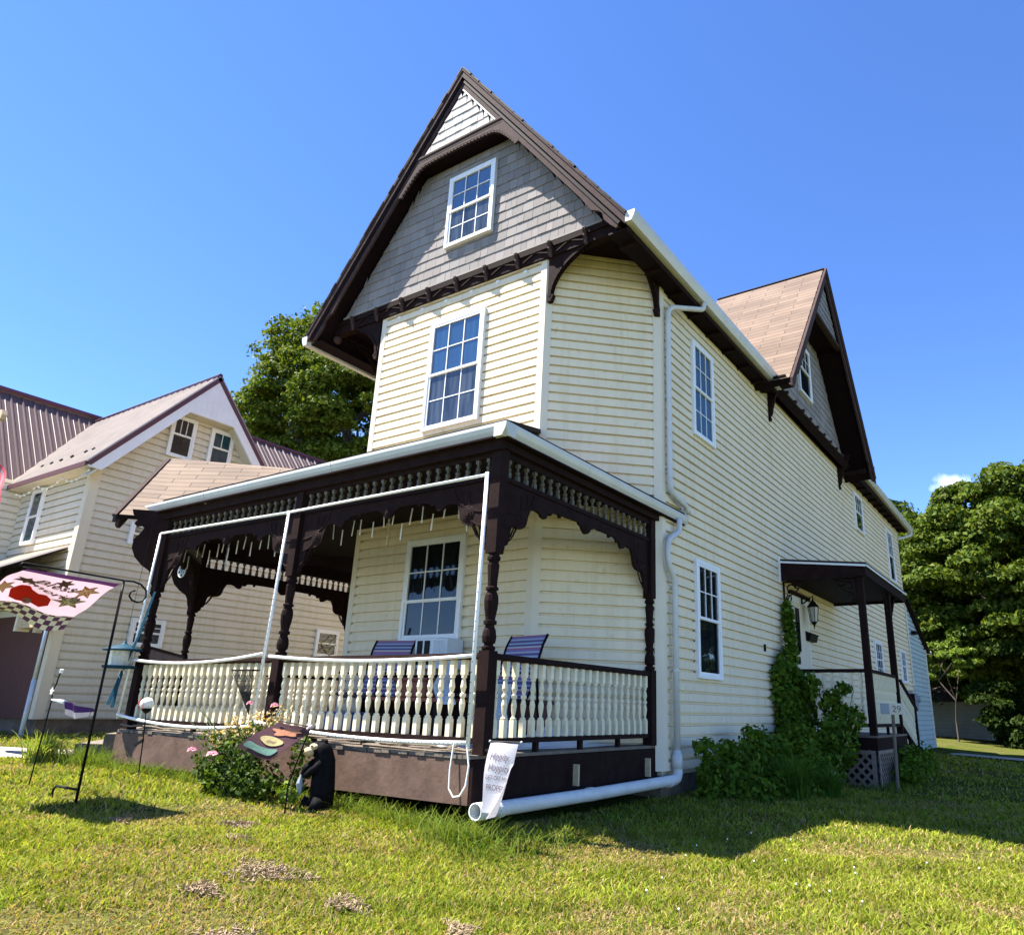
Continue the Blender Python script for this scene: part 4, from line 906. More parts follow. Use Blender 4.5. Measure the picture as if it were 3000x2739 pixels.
for sg in (1, -1):
    d = Vector((0, sg, -NS)).normalized(); nn = Vector((0, sg*NS, 1)).normalized()
    b = MB(); b.lbox((RX1-.02, NYC, NA+.03), d, nn, X_, 0, Lsl+.02, -.10, .0, 0, .04); b.build('maroon_rake', M['trimp'], nb)
    b = MB(); b.prism((RX1, NYC, NA-.09), Y_, Z_, X_, [(0.45*sg, -.45*NS), (2.0*sg, -2.0*NS), (1.78*sg, -2.0*NS-.02), (1.70*sg, -1.95*NS), (0.45*sg, -.45*NS-.30)], -.03, .012); b.build('rake_board', M['board'], nb)
    b = MB(); b.lbox((NX, NYC+.0, NA-.24), d, nn, X_, .3, Lsl-.05, -.06, -.03, .0, .33); b.build('soffit', M['siding2'], nb)
b = MB(); hp = (NA-.11-5.95)/NS; b.prism((RX1, NYC, 0), Y_, Z_, X_, [(-hp, 5.95), (hp, 5.95), (0, NA-.11)], -.02, .006)
for i in range(12):
    y = -hp+.07+2*hp*i/12; zt = NA-.13-abs(y)*NS
    if zt > 6.0: b.box(RX1+.006, RX1+.009, NYC+y, NYC+y+.006, 5.95, zt)
b.build('gable_panel', M['board'], nb)['label'] = 'white beadboard panel in the gable peak'
b = MB(); b.box(NX+.01, RX1-.02, NYC-.62, NYC+.62, 5.945, 5.965); b.build('soffit', M['siding2'], nb)
b = MB(); b.box(-13.4, RX1-.04, EY+.02, NY0+.02, 4.40, 4.43); b.build('soffit', M['siding2'], nb)
b = MB(); b.box(-13.5, RX1, EY-.025, EY-.005, 4.38, 4.47); b.build('maroon_fascia', M['trimp'], nb)
for i, x in enumerate((-10.9, -11.2, -11.75, -12.2, -12.6, -13.0)):
    b = MB(); p = Vector((x, EY+.35, EZn+.35*NS)); b.lbox(p, X_, Vector((0, 1, NS)).normalized(), Vector((0, -NS, 1)).normalized(), 0, .05, 0, .05, .0, .05); b.build('snow_guard', M['black'], nb)
window(nb, (NX+.016, -.50, 5.07), Y_, X_, .50, .86, ('glass', 'glass'), grid=(3, 1), lowgrid=False, meet=.55, label='left attic window')
window(nb, (NX+.016, .31, 5.12), Y_, X_, .50, .78, ('glasst', 'glasst'), grid=(2, 1), lowgrid=False, meet=.5, label='right attic window with stained glass')
window(nb, (NX+.016, -.83, 3.24), Y_, X_, .5, .42, ('glassc', 'glassc'), grid=(1, 1), lowgrid=False)
window(nb, (NX+.016, -.46, 1.45), Y_, X_, .61, .50, ('glassc', 'glassc'), grid=(2, 2), meet=.5, lowgrid=False)
w_ = window(nb, (NX+.016, 3.53, 1.54), Y_, X_, .62, .6, ('glassc', 'lov') if False else ('glassc', 'glassc'), grid=(1, 1), meet=.5, lowgrid=False, label='small decorative leaded window')
b = MB()
for k in range(5):
    b.tube([(NX+.075, 3.60+.48*t, 1.62+.085*k+.10*math.sin(t*math.pi*1.6+k*.9)) for t in [i/12 for i in range(13)]], .009, 5)
b.build('leading', M['lovet'], w_)
window(nb, (-12.74, NY0-.016, 3.25), X_, -Y_, .52, 1.09, ('glasst', 'glassc'), grid=(1, 1), meet=.5, lowgrid=False)
# small front porch roof of the neighbour
ribbed('porch_roof', (-10.75, -2.75, 2.42), (-1, 0, 0), (0, 1.1, .62), 4.5, 1.3, m='metalroofl', pitch=.2)
b = MB(); b.box(-15.2, -10.75, -2.77, -2.72, 2.30, 2.42); b.build('maroon_fascia', M['trimp'], nb)
b = MB(); b.box(-15.2, -10.8, -2.72, NY0-.05, 2.27, 2.30); b.box(-15.2, -10.8, -2.715, -2.65, 2.05, 2.27); b.build('porch_beam', M['white'], nb)
# fairy lights under the neighbour's eave
b = MB(); P = [(RX1-.1-2.9*t, EY+.1, 4.34-.12*abs(math.sin(t*9))) for t in [i/30 for i in range(31)]]; b.tube(P, .004, 4)
for p in P[::2]: b.ball(p, .025, 6, 4)
tag(b.build('string_lights', M['clover'], None), 'string of small white bulbs under the neighbor house eave', 'string lights')
# American flag tip at the left edge of the picture
fl = thing('wall_flag', (-7.4, -3.96, 2.7), 'red and white striped flag hanging at the left edge', 'flag')
NU, NV = 24, 13; b = MB()
def flp(i, j):
    s, t = i/NU, j/NV  # s along fly, t across stripes
    x = -8.6+2.05*s; z = 3.75-.95*s*s-.62*t*(1-.25*s)-.05; x += -.25*t*(.4+s)
    return Vector((x, -4.0+.07*math.sin(s*11+t*3), z-.03*math.sin(s*7)))
for j in range(NV):
    for i in range(NU): b.cm = 2 if (i < 10 and j < 7) else j % 2; b.quad(flp(i, j), flp(i+1, j), flp(i+1, j+1), flp(i, j+1))
b.build('stripes', [M['redst'], M['cloth'], mat('flag_navy', (.01, .015, .08), .8, .1, 5)], fl)
b = MB(); b.tube([(-8.7, -4.0, 3.2), (-8.6, -4.0, 3.85)], .015, 8); b.build('staff', M['flagpole'], fl)
tag((lambda b: (b.prism((-7.9, -4.0, 4.0), X_, Z_, Y_, [(0, 0), (.42, -.03), (.44, .03), (.40, .10), (.2, .13), (0, .12)], -.03, .03), b.build('wooden_bracket', M['woodl'], None))[1])(MB()), 'tan wooden bracket end at the left picture edge', 'bracket')
# ================================================================== GROUND
xs = np.concatenate([np.linspace(-60, -14, 24), np.linspace(-13.5, 12, 120), np.linspace(13, 60, 24)]); ys = np.concatenate([np.linspace(-20, -8, 8), np.linspace(-7.6, 20, 120), np.linspace(22, 120, 30)])
GXX, GYY = np.meshgrid(xs, ys); rngg = np.random.default_rng(2)
GZZ = np.interp(GXX, GX, GZ)+.012*np.sin(GXX*1.7+GYY*.9)+.008*np.sin(GYY*2.3-GXX)
V = np.stack([GXX.ravel(), GYY.ravel(), GZZ.ravel()], 1); nx, ny = len(xs), len(ys)
idx = np.arange(nx*ny).reshape(ny, nx); Qd = np.stack([idx[:-1, :-1], idx[:-1, 1:], idx[1:, 1:], idx[1:, :-1]], -1).reshape(-1, 4)
def zg(x, y): return np.interp(x, GX, GZ)+.012*np.sin(x*1.7+y*.9)+.008*np.sin(y*2.3-x)
m, nt, bs = newmat('lawn_ground'); tc = N(nt, 'ShaderNodeTexCoord')
n1 = N(nt, 'ShaderNodeTexNoise'); n1.inputs['Scale'].default_value = 1.6; n1.inputs['Detail'].default_value = 8; n1.inputs['Roughness'].default_value = .7; nt.links.new(tc.outputs['Object'], n1.inputs['Vector'])
n2 = N(nt, 'ShaderNodeTexNoise'); n2.inputs['Scale'].default_value = 45; n2.inputs['Detail'].default_value = 5; nt.links.new(tc.outputs['Object'], n2.inputs['Vector'])
r1 = N(nt, 'ShaderNodeValToRGB'); e = r1.color_ramp.elements; e[0].position = .36; e[0].color = (.07, .105, .012, 1); e[1].position = .68; e[1].color = (.16, .13, .055, 1)
r2 = N(nt, 'ShaderNodeValToRGB'); e = r2.color_ramp.elements; e[0].position = .35; e[0].color = (.35, .35, .35, 1); e[1].position = .65; e[1].color = (1, 1, 1, 1)
mx = N(nt, 'ShaderNodeMix', data_type='RGBA', blend_type='MULTIPLY'); mx.inputs[0].default_value = 1
nt.links.new(n1.outputs['Fac'], r1.inputs[0]); nt.links.new(n2.outputs['Fac'], r2.inputs[0]); nt.links.new(r1.outputs[0], mx.inputs[6]); nt.links.new(r2.outputs[0], mx.inputs[7]); nt.links.new(mx.outputs[2], bs.inputs['Base Color']); bs.inputs['Roughness'].default_value = .95; bs.inputs['Specular IOR Level'].default_value = 0.0
bp = N(nt, 'ShaderNodeBump'); bp.inputs['Strength'].default_value = .8; bp.inputs['Distance'].default_value = .03; nt.links.new(n2.outputs['Fac'], bp.inputs['Height']); nt.links.new(bp.outputs[0], bs.inputs['Normal'])
tag(npmesh('ground', V, Qd, np.full((len(V), 3), .1), m, flat=False), kind='structure')
b = MB(); P = [(-6.4, -2.13), (-12.5, -6.35), (-12.0, -7.2), (-5.85, -2.95)]; K = 20
for i in range(K):
    a = [Vector((P[0][0]+(P[1][0]-P[0][0])*t, P[0][1]+(P[1][1]-P[0][1])*t, 0)) for t in (i/K, (i+1)/K-.002)]; c = [Vector((P[3][0]+(P[2][0]-P[3][0])*t, P[3][1]+(P[2][1]-P[3][1])*t, 0)) for t in (i/K, (i+1)/K-.002)]
    for p in a+c: p.z = zg(p.x, p.y)+.022
    b.quad(a[0], a[1], c[1], c[0])
tag(b.build('path', M['conc'], None), kind='structure')
# ------------------------------------------------------------------ grass blades
PATH = np.array(P)
def inpoly(x, y, poly):
    r = np.zeros(len(x), bool); k = len(poly)
    for i in range(k):
        x0, y0 = poly[i]; x1, y1 = poly[(i+1) % k]
        c = ((y0 > y) != (y1 > y)); xi = (x1-x0)*(y-y0)/((y1-y0) if y1 != y0 else 1e-9)+x0; r ^= c & (x < xi)
    return r
rng = np.random.default_rng(7)
def hash2(x, y, f, ph):  # cheap smooth noise
    return (np.sin(x*f+ph)*np.cos(y*f*1.13-ph*1.7)+np.sin(x*f*2.1-y*f*1.7+ph*3)*.5+np.cos((x+y)*f*3.3+ph)*.3)/1.8
HOUSEP = [(-6.8, 6), (-6.8, -1.45), (-5.1, -2.8), (-.1, -2.8), (-.1, -.1), (-.05, 18), (-6, 18)]
def scatter(n, r0, r1, a0, a1):
    r = np.sqrt(rng.uniform(r0*r0, r1*r1, n)); a = rng.uniform(a0, a1, n); return CAM.x+r*np.sin(a), CAM.y+r*np.cos(a), r
def frustum(x, y):
    z = zg(x, y); d = np.stack([x-CAM.x, y-CAM.y, z-CAM.z], 1); zc = d@np.array(fw); u = d@np.array(rx)/zc*2130.04+1703.85; v = -(d@np.array(up))/zc*2130.04+1386.3
    return (zc > 0) & (u > -1700) & (u < 4600) & (v < 2900)
def blades(name, x, y, h, w, lean, col, m, parent=None):
    n = len(x); z = zg(x, y)-.005; a = rng.uniform(0, 2*np.pi, n); dx, dy = np.cos(a), np.sin(a); b_ = rng.uniform(0, 2*np.pi, n); lx, ly = np.cos(b_)*lean*h, np.sin(b_)*lean*h
    V = np.zeros((n, 6, 3)); w2 = w/2
    for k, (t, ws) in enumerate(((0, 1.), (.55, .85), (1., .12))):
        cx = x+lx*t*t; cy = y+ly*t*t; cz = z+h*t*(1-.25*t*lean)
        V[:, 2*k, 0] = cx-dx*w2*ws; V[:, 2*k, 1] = cy-dy*w2*ws; V[:, 2*k, 2] = cz; V[:, 2*k+1, 0] = cx+dx*w2*ws; V[:, 2*k+1, 1] = cy+dy*w2*ws; V[:, 2*k+1, 2] = cz
    i = np.arange(n)[:, None]*6; Q = np.concatenate([i+np.array([[0, 1, 3, 2]]), i+np.array([[2, 3, 5, 4]])], 0)
    T = np.repeat(col[:, None, :], 6, 1).reshape(-1, 3)
    return npmesh(name, V.reshape(-1, 3), Q, T, m, parent, flat=False)
X, Yy, Rr = [], [], []
for (n, r0, r1) in ((190000, 1.2, 3.8), (200000, 3.8, 6.5), (130000, 6.5, 11), (70000, 11, 22)):
    x, y, r = scatter(n, r0, r1, R(-95), R(45)); k = frustum(x, y) & ~inpoly(x, y, HOUSEP) & ~inpoly(x, y, P); X.append(x[k]); Yy.append(y[k]); Rr.append(r[k])
X = np.concatenate(X); Yy = np.concatenate(Yy); Rr = np.concatenate(Rr); n = len(X)
thatch = np.clip((hash2(X, Yy, 1.7, 1.)+.45*hash2(X, Yy, 6.1, 2.)+.3*hash2(X, Yy, 17., 3.)-.18)*2.2, 0, 1)
for (ax, ay, ar, aw) in ((.75, -2.45, .38, .9), (1.3, -5.05, .32, .8), (.2, -5.0, .55, .7), (-.6, -4.7, .4, .6), (2.2, -5.0, .3, .7), (-1.9, -4.2, .3, .6), (1.9, -2.9, .3, .6), (2.6, -3.7, .35, .5), (-.2, -3.7, .35, .6), (.9, -3.6, .3, .5)):
    thatch = np.clip(thatch+aw*np.exp(-((X-ax)**2+(Yy-ay)**2)/ar**2*(1+.5*hash2(X, Yy, 11., ax))), 0, 1)
bare = np.clip((hash2(X, Yy, 2.9, 5.)+.4*hash2(X, Yy, 9., 1.)-.75)*4, 0, 1)
lush = np.clip(hash2(X, Yy, 3.7, 4.)*.6+.5, 0, 1)
g1c = np.array([.10, .16, .012]); g2c = np.array([.32, .33, .05]); tcx = np.array([.34, .25, .12])
u_ = rng.uniform(0, 1, n); cc = g1c+(g2c-g1c)*(u_[:, None]*.8+.2*(1-lush[:, None]))
pat = np.clip(1+.28*hash2(X, Yy, 4.3, 9.)+.18*hash2(X, Yy, 13., 2.), .55, 1.5); cc = cc*pat[:, None]*rng.uniform(.75, 1.25, (n, 1))
dry = (rng.uniform(0, 1, n) < (.14+.55*thatch)); cc[dry] = tcx*rng.uniform(.7, 1.25, (dry.sum(), 1))
h = rng.uniform(.014, .036, n)*(1+.5*lush)*(1-.45*thatch)*(1+.05*Rr); w = rng.uniform(.0040, .0085, n)*(1+.22*np.maximum(0, Rr-3)); keep = rng.uniform(0, 1, n) > bare*.8
k = keep
tag(blades('grass', X[k], Yy[k], h[k], w[k], rng.uniform(.2, 1.3, k.sum()), cc[k], M['grass']), kind='stuff')
# tall weedy grass tufts along the skirt, at the left end and at the drain pipe
def tufts(name, spots, label, cat, kind=None, group=None):
    xs_, ys_, hs_ = [], [], []
    for (cx, cy, sx, sy, cnt, hh) in spots:
        xs_.append(rng.normal(cx, sx, cnt)); ys_.append(rng.normal(cy, sy, cnt)); hs_.append(np.full(cnt, hh)*rng.uniform(.4, 1.1, cnt))
    x = np.concatenate(xs_); y = np.concatenate(ys_); h = np.concatenate(hs_); n = len(x)
    c = np.array([.06, .12, .012])+(np.array([.17, .20, .04])-np.array([.06, .12, .012]))*rng.uniform(0, 1, (n, 1))
    return tag(blades(name, x, y, h, rng.uniform(.004, .009, n), rng.uniform(.4, 1.5, n), c, M['grass']), label, cat, group, kind)
tufts('tall_grass', [(-.6-.0, -3.05, .35, .06, 420, .17), (-1.2, -3.02, .3, .06, 300, .17), (.10, -3.17, .16, .09, 480, .24), (.45, -2.8, .15, .25, 360, .18), (-2.0, -2.98, .3, .04, 160, .12), (-3.6, -3.05, .5, .06, 420, .16), (.35, -3.3, .3, .12, 260, .13)], None, None, kind='stuff')
tufts('tall_grass', [(-5.25, -3.15, .22, .12, 420, .28), (-4.9, -3.1, .3, .08, 300, .14), (-4.2, -3.05, .4, .06, 260, .16), (-5.7, -2.9, .3, .2, 300, .2)], None, None, kind='stuff')
tufts('tall_grass', [(.5, .5, .25, .9, 600, .12), (.6, 2.0, .25, .6, 500, .14), (1.4, 4.6, .2, .8, 500, .14), (.4, -1.2, .2, .7, 400, .10)], None, None, kind='stuff')
# thatch clumps and clover heads
for i, (px_, py_, s) in enumerate([(.05, -4.60, .19), (.70, -4.62, .09), (-1.78, -4.45, .08), (-1.15, -3.98, .12), (1.5, -4.75, .10), (1.25, -4.45, .07), (-.75, -4.25, .07), (2.6, -4.5, .05), (.15, -5.0, .08), (.75, -5.25, .13)]):
    b = MB(); rg = random.Random(i)
    for k in range(int(3600*s)):
        a = rg.uniform(0, 6.28); r = s*1.25*rg.random()**.8*(1+.35*math.sin(3*a+i)); x, y = px_+r*math.cos(a), py_+r*math.sin(a)*.7; z = zg(x, y)+.015+rg.uniform(0, .022); q = rg.uniform(0, 3.14); l = rg.uniform(.012, .03)
        z -= .006; b.tube([(x, y, z), (x+l*math.cos(q), y+l*math.sin(q), z+rg.uniform(-.006, .014))], .0026, 3)
    tag(b.build('thatch_clump', M['mulch'], None), 'clump of dry brown mower thatch on the lawn', 'thatch clump', 'thatch clumps scattered on the lawn')
# ------------------------------------------------------------------ foliage
def leaves(name, C, N_, size, col1, col2, m='leaf', parent=None, seed=1, droop=.3, origin=None):
    """C: (n,3) leaf centres, N_: (n,3) outward dirs"""
    g = np.random.default_rng(seed); n = len(C); d = N_+g.normal(0, .75, (n, 3)); d[:, 2] += .35; d /= np.linalg.norm(d, axis=1)[:, None]+1e-9
    r = g.normal(0, 1, (n, 3)); t = np.cross(d, r); t /= np.linalg.norm(t, axis=1)[:, None]+1e-9; s = np.cross(d, t); L = size*g.uniform(.6, 1.3, (n, 1)); W = L*g.uniform(.55, .85, (n, 1))
    V = np.stack([C-t*L*.5, C+s*W*.5+d*L*.08, C+t*L*.55-d*L*droop*.4, C-s*W*.5+d*L*.08], 1).reshape(-1, 3); Q = np.arange(n*4).reshape(-1, 4)
    c = np.array(col1)+(np.array(col2)-np.array(col1))*g.uniform(0, 1, (n, 1)); c = c*g.uniform(.8, 1.2, (n, 1))
    og = origin if origin is not None else (0, 0, 0)
    return npmesh(name, V, Q, np.repeat(c, 4, 0), M[m], parent, origin=og, flat=False)
def crown(center, radii, nblob, per, seed, blobr=.28, low=-.55):
    g = np.random.default_rng(seed); c = np.array(center); rr = np.array(radii); C = []; D = []
    for i in range(nblob):
        v = g.normal(0, 1, 3); v /= np.linalg.norm(v)
        if v[2] < low: v[2] = -v[2]*.5
        p = c+v*rr*g.uniform(.55, 1.0)**.6; br = blobr*rr.mean()*g.uniform(.6, 1.25)
        u = g.normal(0, 1, (per, 3)); u /= np.linalg.norm(u, axis=1)[:, None]; u[:, 2] = np.abs(u[:, 2])*.9-.25
        q = p+u*br*g.uniform(.55, 1.05, (per, 1))*np.array([1, 1, .75]); C.append(q); D.append(u)
    return np.concatenate(C), np.concatenate(D)
def tree(name, x, y, h, cr, cz, nblob, per, size, col1, col2, label, seed, trunk=.25, group=None, m='leaf', blobr=.28, low=-.55):
    z0 = float(gz(x)); t = thing(name, (x, y, z0), label, 'tree', group); rg = random.Random(seed)
    b = MB(); P = [(x, y, z0-.2)]+[(x+rg.uniform(-.15, .15)*k, y+rg.uniform(-.15, .15)*k, z0+(cz-z0)*k/4) for k in range(1, 5)]
    b.tube(P, [trunk*1.25, trunk, trunk*.85, trunk*.7, trunk*.5], 10)
    for k in range(9):
        a = rg.uniform(0, 6.28); s = Vector(P[2+k % 3]); e_ = Vector((x+cr[0]*.75*math.cos(a), y+cr[1]*.75*math.sin(a), cz+cr[2]*rg.uniform(-.4, .6))); mid = s.lerp(e_, .5)+Vector((0, 0, .3))
        b.tube([s, mid, e_], [trunk*.4, trunk*.25, trunk*.08], 6)
    b.build('trunk', M['bark'], t, origin=(x, y, z0))
    C, D = crown((x, y, cz), cr, nblob, per, seed, blobr, low); leaves('crown', C, D, size, col1, col2, m, t, seed, origin=(x, y, cz-cr[2]))
    return t
GA, GB = (.036, .072, .006), (.115, .140, .018)
tree('maple_tree', -22.2, 13.0, 18, (4.8, 4.8, 5.0), 12.8, 420, 300, .17, (.040, .082, .007), (.13, .16, .020), 'tall leafy maple tree rising between the two houses', 5, trunk=.4, low=-.9, blobr=.19)
tree('maple_tree', 3.4, 28.5, 12, (6.2, 5, 5.1), 6.0, 520, 300, .20, (.032, .068, .006), (.11, .14, .017), 'large leafy tree filling the right edge behind the house', 6, trunk=.42, low=-.98, blobr=.17)
tree('maple_tree', -3.2, 33, 12, (5.4, 4, 5.0), 6.2, 120, 480, .25, (.02, .045, .005), (.07, .10, .012), 'leafy tree directly behind the blue-grey lean-to', 9, trunk=.35, low=-.9)
tree('shade_tree', 9.5, 26, 16, (5, 5, 6.5), 7.0, 110, 480, .25, GA, GB, 'tree with spreading crown beyond the right picture edge', 10, trunk=.4, low=-.9)
tree('shade_tree', -.2, 25.0, 6, (1.3, 1.2, .9), 2.7, 26, 300, .15, (.06, .12, .012), (.17, .22, .035), 'small bright leafy sapling in front of the tall dark trees', 12, trunk=.03, low=-.9)
tree('backyard_tree', 8.5, 38, 12, (4.5, 3, 5.0), 4.2, 80, 300, .4, (.010, .022, .003), (.035, .055, .008), 'shade-coloured tree closing the gap under the big crown at the right edge', 17, trunk=.3, low=-.98)  # near-black leaf tones from here paint in the shade below the canopy
tree('backyard_tree', 2.5, 44, 14, (10, 5, 6.5), 6.2, 110, 320, .5, (.010, .022, .003), (.035, .055, .008), 'shade-coloured tree mass behind the backyard', 13, trunk=.35, low=-.98)
tree('backyard_tree', -7.5, 48, 14, (8, 5, 5.5), 5.0, 90, 300, .5, (.010, .022, .003), (.035, .055, .008), 'shade-coloured trees behind the back corner of the house', 15, trunk=.35, low=-.98)
tree('backyard_tree', 14, 46, 14, (8, 5, 7.5), 6.5, 90, 300, .5, (.010, .022, .003), (.035, .055, .008), 'shade-coloured tall tree far behind at the right', 14, trunk=.35, low=-.98)
for (x, y, r_, h_, lab) in ((2.6, 24.5, 1.8, 3.6, 'shade-coloured bushy undergrowth beneath the tall tree at the right'), (-3.5, 28.5, 2.2, 5.5, 'tall shade-coloured shrub mass behind the lean-to'), (6.6, 20.5, 2.2, 2.4, 'shade-coloured shrub mass at the right picture edge'), (1.9, 27.0, 1.1, 1.2, 'low shade-coloured bush beside the tree trunk in the backyard'), (5.2, 30, 2.5, 3.2, 'tall shade-coloured hedge behind the backyard bushes')):  # leaf tones below stand in for deep shade under the trees
    t = thing('backyard_shrub', (x, y, float(gz(x))), lab, 'shrub'); C, D = crown((x, y, h_*.45-.3), (r_, r_*.7, h_*.6), 40, 260, int(abs(x)*10)+1, .35, -.95); leaves('foliage', C, D, .16, (.010, .024, .003), (.035, .055, .007), 'leafd', t, 3, origin=(x, y, -.4))
# backyard wall and path slab seen past the lean-to
sh = thing('backyard_shed', (-1.0, 31, -.4), 'weathered pale shed half hidden under the trees', 'shed')
b = MB(); siding(b, (-3.2, 31, 0), X_, -Y_, lambda z: (0, 3.6), -.3, 1.35, .16, seed=41); b.build('wall', M['far'], sh)
b = MB(); b.box(-3.2, .4, 31.03, 34, -.4, 1.35); b.build('body', M['far'], sh)
b = MB(); b.prism((-3.4, 0, 0), Y_, Z_, X_, [(30.7, 1.3), (32.5, 2.0), (34.3, 1.3)], 0, 4.0); b.build('roof', M['metalroof'], sh)
b = MB(); b.quad((.2, 15.5, float(zg(1, 15))+.02), (5.5, 12.3, float(zg(5.5, 12))+.02), (5.7, 13.4, float(zg(5.5, 13))+.02), (.4, 17.0, float(zg(1, 17))+.02)); tag(b.build('driveway', M['conc'], None), kind='structure')
# ================================================================== PLANTS AGAINST THE HOUSE
def plant(name, loc, label, cat, C, D, size, c1, c2, seed, stems=(), m='leaf', droop=.3):
    t = thing(name, loc, label, cat)
    if stems:
        b = MB()
        for P in stems: b.tube(P, [max(.003, .012*(1-.7*i/(len(P)-1))) for i in range(len(P))], 5)
        b.build('stem', M['stem'], t, origin=loc)
    leaves('foliage', C, D, size, c1, c2, m, t, seed, droop, origin=loc)
    return t
def blobs(bl, seed):
    g = np.random.default_rng(seed); C, D = [], []
    for (x, y, z, rx_, ry_, rz_, n) in bl:
        u = g.normal(0, 1, (n, 3)); u /= np.linalg.norm(u, axis=1)[:, None]; C.append(np.array([x, y, z])+u*np.array([rx_, ry_, rz_])*g.uniform(.45, 1.08, (n, 1))); D.append(u)
    return np.concatenate(C), np.concatenate(D)
LG1, LG2 = (.035, .085, .006), (.12, .19, .016)
# climbing vine beside the side porch
bl = [(.14+.03*math.sin(z*5), 3.86+.10*math.sin(z*3)-(.10 if z < 1.4 else 0), z, .18 if z < 1.3 else .09, .47 if z < 1.2 else (.22 if z < 1.6 else .11), .2, 420 if z < 1.3 else 150) for z in np.arange(-.3, 2.2, .16)]
bl = [(x, y+.25 if z > 1.3 else y, z, a, b_, c, n) for (x, y, z, a, b_, c, n) in bl]
C, D = blobs(bl, 3); plant('climbing_vine', (.15, 3.7, -.38), 'leafy climbing vine growing up the wall beside the side door', 'vine', C, D, .085, LG1, LG2, 4, [[(.1, 3.9, -.4), (.06, 3.95, .8), (.05, 4.1, 1.6), (.06, 4.25, 2.35)], [(.2, 3.7, -.4), (.1, 3.8, .9)]])
C, D = blobs([(.62, 3.55, -.1, .30, .40, .32, 900), (.80, 3.75, .25, .28, .35, .38, 900), (.95, 4.0, .55, .20, .22, .22, 340), (.7, 4.0, .75, .16, .2, .2, 260), (.45, 3.9, 1.0, .15, .2, .2, 160), (.9, 3.95, .95, .12, .14, .10, 90)], 5)
plant('leafy_shrub', (.75, 3.7, -.38), 'broad leafy shrub spilling over the side porch railing', 'shrub', C, D, .085, LG1, LG2, 6, [[(.8, 3.5, -.4), (.9, 3.7, .3), (1.05, 3.95, .95)], [(.6, 3.6, -.4), (.7, 3.9, .8)], [(.7, 3.3, -.4), (.95, 3.9, .5)]])
C, D = blobs([(.42, 1.15, -.02, .22, .38, .30, 900), (.40, 1.75, .12, .22, .30, .32, 800), (.5, 2.3, -.05, .28, .35, .28, 700), (.4, 1.5, .32, .12, .16, .14, 140)], 7)
plant('leafy_shrub', (.45, 1.6, -.38), 'rounded green shrub under the lower side window', 'shrub', C, D, .07, LG1, LG2, 8, [[(.4, 1.5, -.4), (.42, 1.6, .3)], [(.45, 1.2, -.4), (.4, 1.1, .25)]])
C, D = blobs([(.32, .48, -.12, .14, .22, .28, 330), (.30, .42, .22, .12, .18, .12, 110), (.36, .85, .18, .12, .2, .14, 130), (.4, .8, -.15, .16, .25, .2, 300)], 9)
plant('young_shrub', (.33, .5, -.37), 'loose leafy sapling beside the downspout elbow', 'shrub', C, D, .075, LG1, LG2, 10, [[(.3, .45, -.4), (.32, .42, .3)], [(.35, .8, -.4), (.36, .85, .3)]])
C, D = blobs([(1.45, 5.2, -.2, .25, .5, .22, 500), (1.35, 6.0, -.1, .25, .5, .28, 500), (1.3, 6.9, -.1, .3, .6, .3, 500), (1.2, 7.8, -.15, .3, .6, .25, 400)], 11)
plant('low_shrub', (1.35, 6.4, -.38), 'low weedy growth along the lattice and the steps of the side porch', 'shrub', C, D, .07, LG1, LG2, 12, m='leafd')
C, D = blobs([(.55, .9, -.2, .30, .30, .18, 500), (.62, 1.4, -.2, .32, .35, .22, 700), (.7, 2.0, -.22, .35, .4, .22, 700), (.75, 2.7, -.15, .32, .4, .3, 900), (.55, 3.0, .15, .25, .35, .3, 700), (.75, 3.1, -.28, .25, .4, .13, 350), (.35, 2.6, .15, .2, .25, .2, 300)], 41)
plant('leafy_shrub', (.65, 2.0, -.38), 'dense dark low shrubs filling the bed between the window and the climbing vine', 'shrub', C, D, .07, LG1, LG2, 42)
C, D = blobs([(.18, 3.50+.06*k, -.3+.20*k, .18, .34, .2, 520) for k in range(8)]+[(.25, 4.15, .1+.2*k, .2, .22, .18, 260) for k in range(5)]+[(.5, 3.3, -.05, .3, .35, .3, 600), (.45, 3.2, .3, .22, .3, .22, 350)], 43)
plant('climbing_vine', (.2, 3.5, -.38), 'thick lower growth of the vine on the side wall', 'vine', C, D, .08, LG1, LG2, 44)
# arching ornamental grass
def archgrass(cx, cy, n, L0, L1, label, seed, c1, c2, name='ornamental_grass', spread=1.0):
    g = np.random.default_rng(seed); a = g.uniform(0, 6.283, n); L = g.uniform(L0, L1, n); w = g.uniform(.006, .011, n); bend = g.uniform(.45, 1.0, n)*spread; z0 = float(zg(cx, cy)); V = np.zeros((n, 12, 3)); bx = cx+g.normal(0, .06, n); by = cy+g.normal(0, .06, n)
    for k in range(6):
        t = k/5; r = L*bend*t*(.35+.65*t)*.75; h = L*(t-.62*bend*t*t)*.95; ws = w*(1-t*.93)
        V[:, 2*k] = np.stack([bx+np.cos(a)*r-np.sin(a)*ws, by+np.sin(a)*r+np.cos(a)*ws, z0+h], 1); V[:, 2*k+1] = np.stack([bx+np.cos(a)*r+np.sin(a)*ws, by+np.sin(a)*r-np.cos(a)*ws, z0+h], 1)
    i = np.arange(n)[:, None]*12; Q = np.concatenate([i+np.array([[2*k, 2*k+1, 2*k+3, 2*k+2]]) for k in range(5)], 0); c = np.array(c1)+(np.array(c2)-np.array(c1))*g.uniform(0, 1, (n, 1))
    return tag(npmesh(name, V.reshape(-1, 3), Q, np.repeat(c, 12, 0), M['grass'], None, (cx, cy, z0), flat=False), label, 'grass clump')
archgrass(.85, 1.55, 420, .45, .85, 'arching clump of ornamental grass below the side window', 3, (.04, .11, .012), (.11, .19, .03))
